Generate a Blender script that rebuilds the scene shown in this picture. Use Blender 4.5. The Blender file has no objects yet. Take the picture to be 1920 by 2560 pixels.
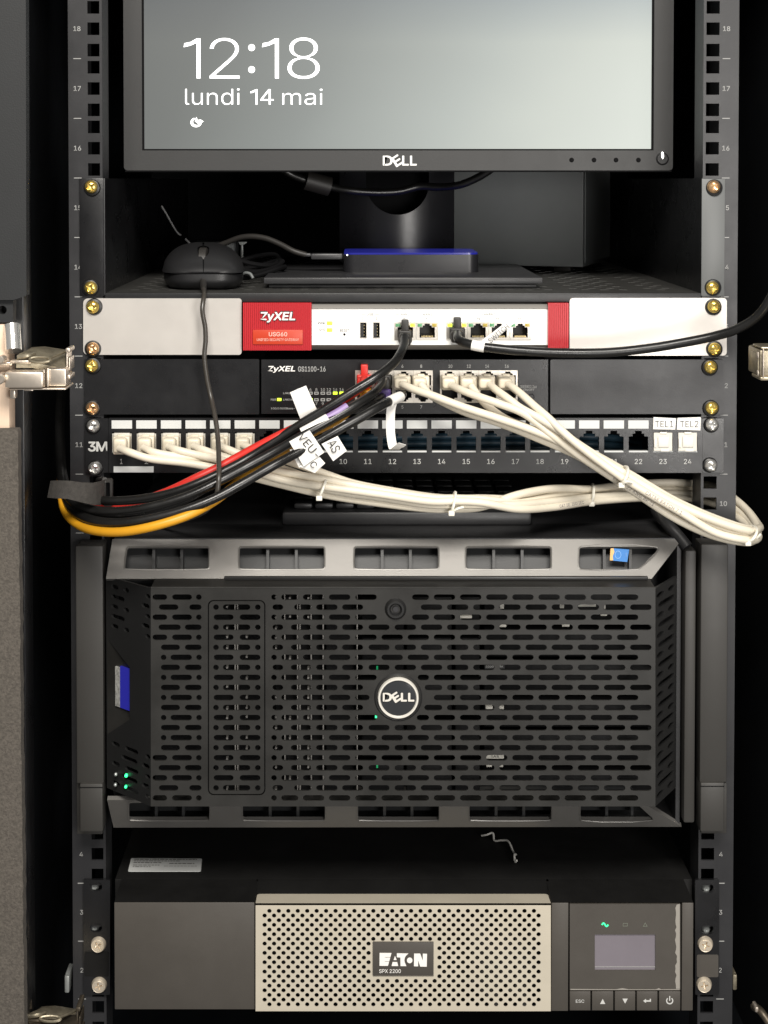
import bpy, bmesh, math, random
from mathutils import Vector, Matrix
from math import pi, sin, cos, tan, radians

random.seed(7)
S = bpy.context.scene
COL = S.collection

# ------------------------------------------------------------------ camera
F = 3848.0                      # focal length in photo pixels (photo 1920 x 2560)
PHI = radians(1.65)             # slight downward pitch
PPX, PPY = 900.0, 450.0 + F * tan(PHI)
D, ZC = 1.15, 1.30              # camera distance from the rail plane, camera height
cam = bpy.data.cameras.new('camera')
cam.sensor_fit = 'VERTICAL'
cam.sensor_height = 36.0
cam.lens = F / 2560.0 * 36.0
cam.shift_x = (960 - PPX) / 2560.0
cam.shift_y = -(1280 - PPY) / 2560.0
cam.clip_start = 0.05
cam.clip_end = 30
camo = bpy.data.objects.new('camera', cam)
COL.objects.link(camo)
camo.location = (0, -D, ZC)
camo.rotation_euler = (pi / 2 - PHI, 0, 0)
S.camera = camo

# ------------------------------------------------------------------ world, lamps, exposure
w = bpy.data.worlds.new('World')
S.world = w
w.use_nodes = True
bg = w.node_tree.nodes['Background']
bg.inputs[0].default_value = (1.0, 0.98, 0.95, 1)
bg.inputs[1].default_value = 0.24
S.view_settings.view_transform = 'Standard'
S.view_settings.look = 'None'
S.view_settings.exposure = 0.0
S.view_settings.gamma = 1.0


def area(name, loc, target, sx, sy, power, color):
    l = bpy.data.lights.new(name, 'AREA')
    l.shape = 'RECTANGLE'
    l.size, l.size_y = sx, sy
    l.energy = power
    l.color = color
    o = bpy.data.objects.new(name, l)
    COL.objects.link(o)
    o.location = loc
    d = Vector(target) - Vector(loc)
    o.rotation_euler = d.to_track_quat('-Z', 'Y').to_euler()
    return o


area('ceiling_lamp', (0.05, -1.5, ZC + 1.1), (0.02, 0, ZC - 0.4), 1.0, 0.5, 52, (1.0, 0.955, 0.885))
area('room_lamp', (0.60, -1.40, ZC - 0.16), (0.2, 0, ZC - 0.25), 0.46, 0.62, 11.5, (1.0, 0.965, 0.92))

# ------------------------------------------------------------------ helpers


def P(px, py, y=0.0):
    """world point on the plane at depth y that stands at photo pixel (px, py)"""
    a = (px - PPX) / F
    b = (PPY - py) / F
    dx, dy, dz = a, cos(PHI) + b * sin(PHI), -sin(PHI) + b * cos(PHI)
    t = (y + D) / dy
    return Vector((t * dx, y, ZC + t * dz))


WLOC = {}


def wl(o):
    return WLOC.get(o.name, Vector((0, 0, 0))) if o else Vector((0, 0, 0))


def tag(o, label=None, cat=None, group=None, kind=None):
    if label: o['label'] = label
    if cat: o['category'] = cat
    if group: o['group'] = group
    if kind: o['kind'] = kind
    return o


def thing(name, label, cat, loc, group=None):
    o = bpy.data.objects.new(name, None)
    o.empty_display_size = 0.02
    COL.objects.link(o)
    o.location = loc
    WLOC[o.name] = Vector(loc)
    return tag(o, label, cat, group)


class MB:
    def __init__(s):
        s.v, s.f = [], []

    def add(s, vs, fs):
        n = len(s.v)
        s.v += [Vector(q) for q in vs]
        s.f += [tuple(i + n for i in q) for q in fs]
        return s

    def addbm(s, bm, M=None):
        bm.verts.ensure_lookup_table()
        for i, q in enumerate(bm.verts): q.index = i
        s.add([(M @ q.co) if M else q.co.copy() for q in bm.verts], [[q.index for q in f.verts] for f in bm.faces])
        bm.free()
        return s

    def box(s, x0, x1, y0, y1, z0, z1, bev=0.0, seg=2, M=None):
        bm = bmesh.new()
        bmesh.ops.create_cube(bm, size=1)
        for q in bm.verts:
            q.co = Vector(((x0 + x1) / 2 + q.co.x * (x1 - x0), (y0 + y1) / 2 + q.co.y * (y1 - y0), (z0 + z1) / 2 + q.co.z * (z1 - z0)))
        if bev > 0:
            bmesh.ops.bevel(bm, geom=list(bm.edges), offset=bev, segments=seg, profile=0.5, affect='EDGES')
        return s.addbm(bm, M)

    def pbox(s, px0, py0, px1, py1, yf, yb, bev=0.0, seg=2):
        """box whose FRONT face (at depth yf) covers the given photo rectangle, reaching back to yb"""
        a, b = P(px0, py0, yf), P(px1, py1, yf)
        c, d = P(px1, py0, yf), P(px0, py1, yf)
        return s.box((a.x + d.x) / 2, (b.x + c.x) / 2, yf, yb, b.z, a.z, bev, seg)

    def plate(s, outline, holes, y0, y1, fmap=None):
        """flat sheet with holes; outline / holes in (u, v); front at y0, back at y1"""
        fm = fmap or (lambda u, v, w_: Vector((u, w_, v)))
        bm = bmesh.new()
        loops = []
        for lp in [outline] + list(holes):
            vs = [bm.verts.new((q[0], q[1], 0)) for q in lp]
            for i in range(len(vs)): bm.edges.new((vs[i], vs[(i + 1) % len(vs)]))
            loops.append(vs)
        bm.verts.ensure_lookup_table()
        for i, q in enumerate(bm.verts): q.index = i
        li = [[q.index for q in lp] for lp in loops]
        bmesh.ops.triangle_fill(bm, use_beauty=True, use_dissolve=False, edges=list(bm.edges), normal=(0, 0, 1))
        n = len(bm.verts)
        co = [(q.co.x, q.co.y) for q in bm.verts]
        fs = [[q.index for q in f.verts] for f in bm.faces]
        bm.free()
        V = [fm(u, v, y0) for u, v in co] + [fm(u, v, y1) for u, v in co]
        FS = list(fs) + [[i + n for i in reversed(f)] for f in fs]
        for lp in li:
            for i in range(len(lp)):
                a, b = lp[i], lp[(i + 1) % len(lp)]
                FS.append((a, b, b + n, a + n))
        return s.add(V, FS)

    def pplate(s, outline_px, holes_px, y0, y1):
        q = lambda lp: [(P(a, b, y0).x, P(a, b, y0).z) for a, b in lp]
        return s.plate(q(outline_px), [q(h) for h in holes_px], y0, y1)

    def cyl(s, cx, cz, r, y0, y1, n=24, r1=None, bev=0):
        """cylinder / cone along y, front at y0"""
        r1 = r if r1 is None else r1
        prof = [(0, y0), (r - bev, y0), (r, y0 + bev), (r1, y1), (0, y1)] if bev else [(0, y0), (r, y0), (r1, y1), (0, y1)]
        return s.lathe(cx, cz, prof, n)

    def lathe(s, cx, cz, prof, n=24, ax='y', c=None):
        V, FS = [], []
        m = len(prof)
        for i in range(n):
            a = 2 * pi * i / n
            for r, y in prof:
                V.append(Vector((cx + r * cos(a), y, cz + r * sin(a))))
        for i in range(n):
            j = (i + 1) % n
            for k in range(m - 1):
                FS.append((i * m + k, i * m + k + 1, j * m + k + 1, j * m + k))
        return s.add(V, FS)

    def tube(s, pts, r, n=10, sub=10, rfun=None, smooth=True):
        pts = spline(pts, sub) if smooth else [Vector(q) for q in pts]
        V, FS = [], []
        up = Vector((0.13, -0.9, 0.4)).normalized()
        m = len(pts)
        prev = None
        for i, q in enumerate(pts):
            t = (pts[min(i + 1, m - 1)] - pts[max(i - 1, 0)])
            t = t.normalized() if t.length > 1e-9 else Vector((1, 0, 0))
            if prev is None:
                nrm = t.cross(up)
                if nrm.length < 1e-4: nrm = t.cross(Vector((1, 0, 0)))
            else:
                nrm = prev - t * prev.dot(t)
            nrm.normalize()
            prev = nrm
            bn = t.cross(nrm)
            rr = r * (rfun(i / (m - 1)) if rfun else 1)
            for k in range(n):
                a = 2 * pi * k / n
                V.append(q + nrm * (rr * cos(a)) + bn * (rr * sin(a)))
        for i in range(m - 1):
            for k in range(n):
                k2 = (k + 1) % n
                FS.append((i * n + k, i * n + k2, (i + 1) * n + k2, (i + 1) * n + k))
        FS.append(tuple(reversed(range(n))))
        FS.append(tuple((m - 1) * n + k for k in range(n)))
        return s.add(V, FS)

    def text(s, txt, px0, py0, px1, py1, y, off=0.0, shear=0.0, rot=0.0, spacing=1.0, thick=0.0002):
        """lettering whose ink fills the photo rectangle on the plane y (rot in degrees about its centre)"""
        vs, fs = glyphs(txt, off, shear, spacing)
        x0, x1 = min(q[0] for q in vs), max(q[0] for q in vs)
        z0, z1 = min(q[1] for q in vs), max(q[1] for q in vs)
        wpx, hpx = px1 - px0, py1 - py0
        cx, cy = (px0 + px1) / 2, (py0 + py1) / 2
        ca, sa = cos(radians(rot)), sin(radians(rot))
        out = []
        for q in vs:
            u = ((q[0] - x0) / (x1 - x0 + 1e-9) - 0.5) * wpx
            v = -((q[1] - z0) / (z1 - z0 + 1e-9) - 0.5) * hpx
            out.append(P(cx + u * ca + v * sa, cy - u * sa + v * ca, y - q[2]))
        return s.add(out, fs)

    def poly(s, pts_px, y0, y1):
        return s.pplate(pts_px, [], y0, y1)

    def build(s, name, mat, parent=None, smooth=40, recalc=True):
        me = bpy.data.meshes.new(name)
        o0 = wl(parent)
        me.from_pydata([q - o0 for q in s.v], [], s.f)
        if recalc:
            bm = bmesh.new()
            bm.from_mesh(me)
            bmesh.ops.recalc_face_normals(bm, faces=list(bm.faces))
            bm.to_mesh(me)
            bm.free()
        if smooth:
            me.polygons.foreach_set('use_smooth', [True] * len(me.polygons))
            me.set_sharp_from_angle(angle=radians(smooth))
        me.materials.append(mat)
        o = bpy.data.objects.new(name, me)
        COL.objects.link(o)
        if parent: o.parent = parent
        WLOC[o.name] = o0
        return o


_G = {}
try:                                            # Blender's own bundled interface font
    import os
    FONT = bpy.data.fonts.load(os.path.join(bpy.utils.system_resource('DATAFILES', path='fonts'), 'Inter.woff2'))
except Exception:
    FONT = None


def glyphs(txt, off, shear, spacing):
    k = (txt, off, shear, spacing)
    if k not in _G:
        c = bpy.data.curves.new('lettering', 'FONT')
        c.body = txt
        if FONT: c.font = FONT
        c.size = 1
        if off < 0: c.offset = off
        c.shear = shear
        c.space_character = spacing
        c.resolution_u = 4
        o = bpy.data.objects.new('lettering', c)
        me = bpy.data.meshes.new_from_object(o)
        v0 = [(q.co.x, q.co.y) for q in me.vertices]
        f0 = [tuple(p.vertices) for p in me.polygons]
        vv, ff = [], []
        # heavier lettering: copies of the outline pushed outwards, each a hair behind the last
        sh = [(0, 0)] if off < 0.004 else [(off * 0.42 * cos(a), off * 0.42 * sin(a)) for a in [2 * pi * i / 8 for i in range(8)]] + [(0, 0)]
        for i, (sx_, sy_) in enumerate(sh):
            n0 = len(vv)
            vv += [(a + sx_, b + sy_, i * 4e-6) for a, b in v0]
            ff += [tuple(q + n0 for q in f) for f in f0]
        _G[k] = (vv, ff)
        bpy.data.objects.remove(o)
        bpy.data.curves.remove(c)
        bpy.data.meshes.remove(me)
    return _G[k]


def spline(pts, sub=10):
    pts = [Vector(q) for q in pts]
    if len(pts) < 3:
        return [pts[0].lerp(pts[-1], i / sub) for i in range(sub + 1)]
    ext = [pts[0] * 2 - pts[1]] + pts + [pts[-1] * 2 - pts[-2]]
    out = []
    for i in range(1, len(ext) - 2):
        p0, p1, p2, p3 = ext[i - 1:i + 3]
        # centripetal Catmull-Rom keeps the bends round
        t0 = 0
        t1 = t0 + max((p1 - p0).length, 1e-6) ** 0.5
        t2 = t1 + max((p2 - p1).length, 1e-6) ** 0.5
        t3 = t2 + max((p3 - p2).length, 1e-6) ** 0.5
        for j in range(sub):
            t = t1 + (t2 - t1) * j / sub
            a1 = p0 * ((t1 - t) / (t1 - t0)) + p1 * ((t - t0) / (t1 - t0))
            a2 = p1 * ((t2 - t) / (t2 - t1)) + p2 * ((t - t1) / (t2 - t1))
            a3 = p2 * ((t3 - t) / (t3 - t2)) + p3 * ((t - t2) / (t3 - t2))
            b1 = a1 * ((t2 - t) / (t2 - t0)) + a2 * ((t - t0) / (t2 - t0))
            b2 = a2 * ((t3 - t) / (t3 - t1)) + a3 * ((t - t1) / (t3 - t1))
            out.append(b1 * ((t2 - t) / (t2 - t1)) + b2 * ((t - t1) / (t2 - t1)))
    out.append(pts[-1])
    return out


def rrect(x0, y0, x1, y1, r, n=5):
    out = []
    if x1 < x0: x0, x1 = x1, x0
    if y1 < y0: y0, y1 = y1, y0
    for cx, cy, a0 in ((x1 - r, y1 - r, 0), (x0 + r, y1 - r, 90), (x0 + r, y0 + r, 180), (x1 - r, y0 + r, 270)):
        for i in range(n + 1):
            a = radians(a0 + 90 * i / n)
            out.append((cx + r * cos(a), cy + r * sin(a)))
    return out


def circ(cx, cy, r, n=16):
    return [(cx + r * cos(2 * pi * i / n), cy + r * sin(2 * pi * i / n)) for i in range(n)]


def rect(x0, y0, x1, y1):
    return [(x0, y0), (x1, y0), (x1, y1), (x0, y1)]


def mat(name, col, rough=0.5, metal=0.0, bump=0.0, scale=900.0, var=0.0, rvar=0.0, spec=0.5, emit=None, estr=0.0, vscale=30.0, coat=0.0, trans=0.0, detail=3.0):
    m = bpy.data.materials.new(name)
    m.use_nodes = True
    nt = m.node_tree
    b = nt.nodes['Principled BSDF']
    b.inputs['Base Color'].default_value = (*col, 1)
    b.inputs['Roughness'].default_value = rough
    b.inputs['Metallic'].default_value = metal
    b.inputs['Specular IOR Level'].default_value = spec
    b.inputs['Coat Weight'].default_value = coat
    b.inputs['Transmission Weight'].default_value = trans
    if emit:
        b.inputs['Emission Color'].default_value = (*emit, 1)
        b.inputs['Emission Strength'].default_value = estr
    if bump or var or rvar:
        tc = nt.nodes.new('ShaderNodeTexCoord')
    if bump:
        nz = nt.nodes.new('ShaderNodeTexNoise')
        nz.inputs['Scale'].default_value = scale
        nz.inputs['Detail'].default_value = detail
        bp = nt.nodes.new('ShaderNodeBump')
        bp.inputs['Strength'].default_value = bump
        bp.inputs['Distance'].default_value = 0.0005
        nt.links.new(tc.outputs['Object'], nz.inputs['Vector'])
        nt.links.new(nz.outputs['Fac'], bp.inputs['Height'])
        nt.links.new(bp.outputs['Normal'], b.inputs['Normal'])
    if var or rvar:
        n2 = nt.nodes.new('ShaderNodeTexNoise')
        n2.inputs['Scale'].default_value = vscale
        n2.inputs['Detail'].default_value = 6
        n2.inputs['Roughness'].default_value = 0.65
        nt.links.new(tc.outputs['Object'], n2.inputs['Vector'])
        if var:
            r = nt.nodes.new('ShaderNodeValToRGB')
            r.color_ramp.elements[0].position = 0.3
            r.color_ramp.elements[1].position = 0.7
            r.color_ramp.elements[0].color = (*[max(0, c * (1 - var)) for c in col], 1)
            r.color_ramp.elements[1].color = (*[min(1, c * (1 + var)) for c in col], 1)
            nt.links.new(n2.outputs['Fac'], r.inputs['Fac'])
            nt.links.new(r.outputs['Color'], b.inputs['Base Color'])
        if rvar:
            mr = nt.nodes.new('ShaderNodeMapRange')
            mr.inputs['From Min'].default_value = 0.3
            mr.inputs['From Max'].default_value = 0.7
            mr.inputs['To Min'].default_value = max(0.02, rough - rvar)
            mr.inputs['To Max'].default_value = min(1, rough + rvar)
            nt.links.new(n2.outputs['Fac'], mr.inputs['Value'])
            nt.links.new(mr.outputs['Result'], b.inputs['Roughness'])
    return m


M_ = {}
M_['rail'] = mat('rail_paint', (0.022, 0.022, 0.024), 0.42, bump=0.10, scale=1400, rvar=0.06, var=0.10)
M_['black'] = mat('black_paint', (0.009, 0.009, 0.010), 0.30, bump=0.12, scale=1400, rvar=0.07, var=0.12)
M_['wall'] = mat('cabinet_lining', (0.006, 0.0072, 0.0092), 0.6, var=0.3, spec=0.3)
M_['void'] = mat('deep_black', (0.003, 0.003, 0.0035), 0.8, spec=0.15)
M_['print'] = mat('white_print', (0.55, 0.55, 0.53), 0.6)
M_['printdim'] = mat('grey_print', (0.36, 0.36, 0.35), 0.6)
M_['gold'] = mat('yellow_zinc', (0.90, 0.64, 0.18), 0.24, 0.85, bump=0.25, scale=260, var=0.22, vscale=160, rvar=0.08)
M_['copper'] = mat('copper_zinc', (0.90, 0.53, 0.28), 0.24, 0.85, bump=0.25, scale=260, var=0.25, vscale=160, rvar=0.08)
M_['chrome'] = mat('bright_zinc', (0.80, 0.79, 0.76), 0.22, 0.85, bump=0.2, scale=260, rvar=0.08)
M_['nickel'] = mat('nickel_plate', (0.80, 0.70, 0.56), 0.35, 0.6, bump=0.1, scale=700, rvar=0.08)
M_['washer'] = mat('black_nylon', (0.010, 0.010, 0.010), 0.4)
M_['bezel'] = mat('monitor_plastic', (0.029, 0.029, 0.029), 0.5, bump=0.12, scale=1600, rvar=0.05)
M_['darkplastic'] = mat('dark_plastic', (0.016, 0.016, 0.017), 0.4, bump=0.12, scale=1500, rvar=0.07)
M_['satin'] = mat('satin_black', (0.015, 0.015, 0.017), 0.30, bump=0.05, scale=1600, rvar=0.05)
M_['base'] = mat('stand_plastic', (0.032, 0.032, 0.034), 0.4, bump=0.14, scale=1300, rvar=0.08)
M_['shelf'] = mat('shelf_paint', (0.050, 0.049, 0.046), 0.4, bump=0.12, scale=1300, rvar=0.08)
M_['silverwing'] = mat('silver_paint', (0.58, 0.55, 0.515), 0.36, metal=0.3, bump=0.06, scale=1700, rvar=0.05, var=0.03)
M_['whitepanel'] = mat('white_panel', (0.86, 0.86, 0.84), 0.42, bump=0.03, scale=1500, var=0.015)
M_['greytrim'] = mat('grey_trim', (0.42, 0.40, 0.37), 0.4, metal=0.3, bump=0.05, scale=1500)
M_['red'] = mat('red_plastic', (0.47, 0.014, 0.022), 0.38, bump=0.06, scale=1500)
M_['redplate'] = mat('orange_red_label', (0.52, 0.045, 0.014), 0.4)
M_['pink'] = mat('pale_print', (0.85, 0.50, 0.42), 0.5)
M_['portmetal'] = mat('port_shield', (0.62, 0.58, 0.52), 0.33, 0.85, bump=0.08, scale=1200, rvar=0.07)
M_['contact'] = mat('gold_contact', (0.75, 0.6, 0.32), 0.3, 1.0)
M_['socket'] = mat('socket_plastic', (0.010, 0.010, 0.011), 0.5)
M_['cream'] = mat('cream_jacket', (0.74, 0.675, 0.55), 0.42, bump=0.06, scale=1000, var=0.05, vscale=60)
M_['creamboot'] = mat('cream_boot', (0.70, 0.63, 0.50), 0.38, bump=0.05, scale=1200, var=0.04)
M_['ivory'] = mat('ivory_jack', (0.60, 0.575, 0.51), 0.35)
M_['cableblack'] = mat('black_jacket', (0.008, 0.0078, 0.0075), 0.32, bump=0.10, scale=700, rvar=0.1, var=0.15, vscale=40)
M_['rubber'] = mat('dark_rubber', (0.022, 0.020, 0.018), 0.5, bump=0.1, scale=900)
M_['cablered'] = mat('red_jacket', (0.60, 0.028, 0.020), 0.4, var=0.06)
M_['cableyellow'] = mat('yellow_jacket', (0.64, 0.30, 0.012), 0.42, var=0.06)
M_['purple'] = mat('purple_boot', (0.11, 0.065, 0.26), 0.42)
M_['lilac'] = mat('lilac_sleeve', (0.30, 0.21, 0.42), 0.42)
M_['mousecable'] = mat('mouse_cable_jacket', (0.045, 0.040, 0.034), 0.32, bump=0.08, scale=900)
M_['paper'] = mat('white_label_tape', (0.86, 0.84, 0.80), 0.5, bump=0.04, scale=300, var=0.02)
M_['ink'] = mat('black_ink', (0.03, 0.03, 0.032), 0.5)
M_['tie'] = mat('nylon_tie', (0.80, 0.77, 0.68), 0.35, var=0.05)
M_['teal'] = mat('dark_blue_jacket', (0.020, 0.050, 0.075), 0.45, var=0.2)
M_['srv'] = mat('server_black', (0.0195, 0.0188, 0.0172), 0.42, bump=0.10, scale=1500, rvar=0.09, var=0.14)
M_['srvside'] = mat('server_end_black', (0.015, 0.015, 0.015), 0.36, bump=0.06, scale=1500, rvar=0.06)
M_['srvtop'] = mat('server_case', (0.022, 0.022, 0.023), 0.42, bump=0.12, scale=1300, rvar=0.09, var=0.12)
M_['pewter'] = mat('pewter_trim', (0.175, 0.168, 0.158), 0.38, metal=0.45, bump=0.08, scale=1500, rvar=0.07, var=0.05)
M_['window'] = mat('recess_plastic', (0.026, 0.027, 0.028), 0.4, bump=0.08, scale=1200)
M_['bracket'] = mat('bracket_plastic', (0.038, 0.036, 0.033), 0.5, bump=0.1, scale=1500, rvar=0.05)
M_['carrier'] = mat('drive_carrier', (0.006, 0.006, 0.0065), 0.5, spec=0.2, bump=0.1, scale=800)
M_['carriermetal'] = mat('carrier_metal', (0.55, 0.53, 0.50), 0.4, 0.6)
M_['tab'] = mat('pale_tab', (0.75, 0.73, 0.66), 0.5)
M_['badge'] = mat('badge_gloss', (0.028, 0.030, 0.033), 0.16, coat=0.3, rvar=0.08, vscale=18)
M_['silver'] = mat('brushed_silver', (0.80, 0.77, 0.70), 0.3, 0.2, bump=0.05, scale=900)
M_['upsgrey'] = mat('ups_grey', (0.066, 0.059, 0.051), 0.48, bump=0.14, scale=1500, rvar=0.05, var=0.05)
M_['upsdark'] = mat('ups_black', (0.007, 0.0068, 0.0066), 0.6, spec=0.25, bump=0.1, scale=1400, rvar=0.07, var=0.1)
M_['beige'] = mat('champagne_paint', (0.55, 0.50, 0.405), 0.45, metal=0.12, bump=0.05, scale=1700, rvar=0.05, var=0.03)
M_['lcdoff'] = mat('lcd_glass', (0.15, 0.135, 0.15), 0.3, emit=(0.28, 0.24, 0.28), estr=0.17, var=0.07, vscale=25)
M_['film'] = mat('peeling_film', (0.30, 0.28, 0.25), 0.35)
M_['foam'] = mat('acoustic_foam', (0.088, 0.077, 0.065), 0.95, bump=1.0, scale=800, var=0.38, vscale=620, detail=7)
M_['doorpanel'] = mat('door_lining', (0.013, 0.014, 0.015), 0.6, bump=0.2, scale=900, var=0.1)
M_['chip'] = mat('pale_board_edge', (0.74, 0.57, 0.43), 0.55, bump=0.1, scale=500, var=0.05)
M_['hinge'] = mat('hinge_steel', (0.66, 0.585, 0.50), 0.38, 0.85, bump=0.12, scale=300, rvar=0.1)
M_['grease'] = mat('greased_steel', (0.34, 0.30, 0.22), 0.42, 0.8, bump=0.6, scale=260, var=0.4, vscale=90)
M_['velcro'] = mat('hook_tape', (0.040, 0.036, 0.032), 0.85, bump=0.8, scale=1500, var=0.3, vscale=300)
M_['greybox'] = mat('grey_steel_case', (0.165, 0.176, 0.176), 0.5, bump=0.12, scale=1200, rvar=0.05, var=0.05)
M_['drivetop'] = mat('blue_gloss_glow', (0.012, 0.014, 0.16), 0.18, emit=(0.05, 0.06, 0.7), estr=0.16)  # blue emission added: the cover glows though it is no lamp
M_['whiteglow'] = mat('white_screen_text', (1, 1, 1), 0.5, emit=(1, 1, 1), estr=1.15)
M_['ledwhite'] = mat('white_led', (1, 1, 1), 0.4, emit=(1, 0.97, 0.92), estr=2.2)
M_['ledgreen'] = mat('green_led', (0.05, 0.8, 0.3), 0.4, emit=(0.03, 1.0, 0.30), estr=1.6)
M_['leddim'] = mat('dim_green_led', (0.02, 0.25, 0.1), 0.4, emit=(0.01, 0.35, 0.12), estr=0.5)
M_['ledlime'] = mat('lime_led', (0.6, 0.9, 0.05), 0.4, emit=(0.70, 0.95, 0.04), estr=1.15)
M_['ledamber'] = mat('amber_led', (0.9, 0.6, 0.05), 0.4, emit=(1.0, 0.60, 0.03), estr=1.5)
M_['ledgreenoff'] = mat('unlit_green_led', (0.10, 0.30, 0.14), 0.3)
M_['ledyellowoff'] = mat('unlit_yellow_led', (0.42, 0.32, 0.05), 0.3)
M_['lcdblue'] = mat('blue_lcd', (0.02, 0.02, 0.3), 0.35, emit=(0.02, 0.022, 0.22), estr=0.3)
M_['sticker'] = mat('grey_sticker', (0.60, 0.61, 0.60), 0.45, var=0.03)
M_['stickertone'] = mat('grey_strip', (0.33, 0.33, 0.31), 0.45, var=0.5, vscale=420)
M_['darksteel'] = mat('dark_steel', (0.12, 0.10, 0.075), 0.45, 0.8, bump=0.4, scale=260, var=0.4, vscale=90)
M_['stickerink'] = mat('sticker_ink', (0.20, 0.20, 0.19), 0.5)
M_['blue'] = mat('blue_sticker', (0.05, 0.22, 0.58), 0.35, var=0.1)
M_['orange'] = mat('orange_sticker_edge', (0.85, 0.50, 0.20), 0.4)
M_['lightblue'] = mat('pale_blue_print', (0.25, 0.48, 0.85), 0.4)
M_['gasket'] = mat('blue_grey_metal', (0.42, 0.44, 0.43), 0.4, 0.6)


def screen_material():
    m = bpy.data.materials.new('lit_screen')
    m.use_nodes = True
    nt = m.node_tree
    b = nt.nodes['Principled BSDF']
    b.inputs['Base Color'].default_value = (0.02, 0.02, 0.02, 1)
    b.inputs['Roughness'].default_value = 0.45
    tc = nt.nodes.new('ShaderNodeTexCoord')
    sp = nt.nodes.new('ShaderNodeSeparateXYZ')
    nt.links.new(tc.outputs['Generated'], sp.inputs[0])
    nz = nt.nodes.new('ShaderNodeTexNoise')
    nz.inputs['Scale'].default_value = 2.2
    nt.links.new(tc.outputs['Generated'], nz.inputs['Vector'])

    def math_(op, a, b_):
        n = nt.nodes.new('ShaderNodeMath')
        n.operation = op
        for i, q in enumerate((a, b_)):
            if isinstance(q, (int, float)): n.inputs[i].default_value = q
            else: nt.links.new(q, n.inputs[i])
        return n.outputs[0]
    # the picture on the screen: a misty grey photo, light towards lower right, blue-grey sky at the top
    k = math_('ADD', math_('MULTIPLY', sp.outputs[0], 0.78), math_('MULTIPLY', math_('SUBTRACT', 1.0, sp.outputs[2]), 0.20))
    k = math_('ADD', k, math_('MULTIPLY', math_('SUBTRACT', nz.outputs['Fac'], 0.5), 0.10))
    r = nt.nodes.new('ShaderNodeValToRGB')
    e = r.color_ramp.elements
    e[0].position, e[0].color = 0.0, (0.105, 0.112, 0.112, 1)
    e[1].position, e[1].color = 0.98, (0.72, 0.74, 0.70, 1)
    for p_, c_ in ((0.22, (0.145, 0.152, 0.150, 1)), (0.42, (0.25, 0.265, 0.262, 1)), (0.66, (0.45, 0.475, 0.46, 1)), (0.82, (0.60, 0.62, 0.585, 1))):
        q = e.new(p_)
        q.color = c_
    nt.links.new(k, r.inputs['Fac'])
    mx = nt.nodes.new('ShaderNodeMix')
    mx.data_type = 'RGBA'
    mx.blend_type = 'MULTIPLY'
    mx.inputs['B'].default_value = (0.50, 0.56, 0.68, 1)
    up = nt.nodes.new('ShaderNodeMapRange')
    up.inputs['From Min'].default_value = 0.40
    up.inputs['From Max'].default_value = 0.62
    up.inputs['To Max'].default_value = 0.75
    nt.links.new(sp.outputs[2], up.inputs['Value'])
    nt.links.new(up.outputs['Result'], mx.inputs['Factor'])
    nt.links.new(r.outputs['Color'], mx.inputs['A'])
    tn = nt.nodes.new('ShaderNodeMix')
    tn.data_type = 'RGBA'
    tn.blend_type = 'MULTIPLY'
    tn.inputs['Factor'].default_value = 1.0
    tn.inputs['B'].default_value = (0.965, 1.0, 0.965, 1)
    nt.links.new(mx.outputs['Result'], tn.inputs['A'])
    nt.links.new(tn.outputs['Result'], b.inputs['Emission Color'])
    b.inputs['Emission Strength'].default_value = 0.92
    return m


M_['screen'] = screen_material()

# ------------------------------------------------------------------ screws (one mesh per finish, shared)


def screw_mesh(name, r, dome, m, flat=False):
    n, rings = 72, 24
    V, FS = [], []
    L, Wd, dep = r * 0.64, r * 0.13, r * 0.42
    for i in range(rings + 1):
        q = r * i / rings
        for k in range(n):
            a = 2 * pi * k / n
            x, z = q * cos(a), q * sin(a)
            if flat:
                h = dome * (1 - max(0, (q / r - 0.78) / 0.22) ** 2)
                if 0.70 < q / r < 0.80: h -= r * 0.05
            else:
                h = dome * max(0, 1 - (q / r) ** 2.4) ** 0.55
            in1 = abs(x) < Wd + 0.16 * r * max(0, 1 - q / (0.6 * r)) and abs(z) < L
            in2 = abs(z) < Wd + 0.16 * r * max(0, 1 - q / (0.6 * r)) and abs(x) < L
            if flat: in1, in2 = (abs(x) < Wd * 0.7 and abs(z) < L * 0.75), (abs(z) < Wd * 0.7 and abs(x) < L * 0.75)
            if in1 or in2: h -= dep * max(0, 1 - q / (L * 1.05)) ** 0.5
            V.append((x, -h, z))
    for i in range(rings):
        for k in range(n):
            k2 = (k + 1) % n
            FS.append((i * n + k, i * n + k2, (i + 1) * n + k2, (i + 1) * n + k))
    # skirt down to the plate
    b0 = len(V)
    for k in range(n):
        a = 2 * pi * k / n
        V.append((r * cos(a), 0.0012, r * sin(a)))
    for k in range(n):
        k2 = (k + 1) % n
        FS.append((rings * n + k, rings * n + k2, b0 + k2, b0 + k))
    me = bpy.data.meshes.new(name)
    me.from_pydata(V, [], FS)
    bm = bmesh.new()
    bm.from_mesh(me)
    bmesh.ops.recalc_face_normals(bm, faces=list(bm.faces))
    bm.to_mesh(me)
    bm.free()
    me.polygons.foreach_set('use_smooth', [True] * len(me.polygons))
    me.set_sharp_from_angle(angle=radians(50))
    me.materials.append(m)
    return me


SCR = {
    'gold': screw_mesh('screw', 0.0049, 0.0032, M_['gold']),
    'copper': screw_mesh('screw', 0.0049, 0.0032, M_['copper']),
    'silver': screw_mesh('screw', 0.0049, 0.0032, M_['chrome']),
    'nickel': screw_mesh('screw', 0.0059, 0.0026, M_['nickel'], True),
}
_wm = None


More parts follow.
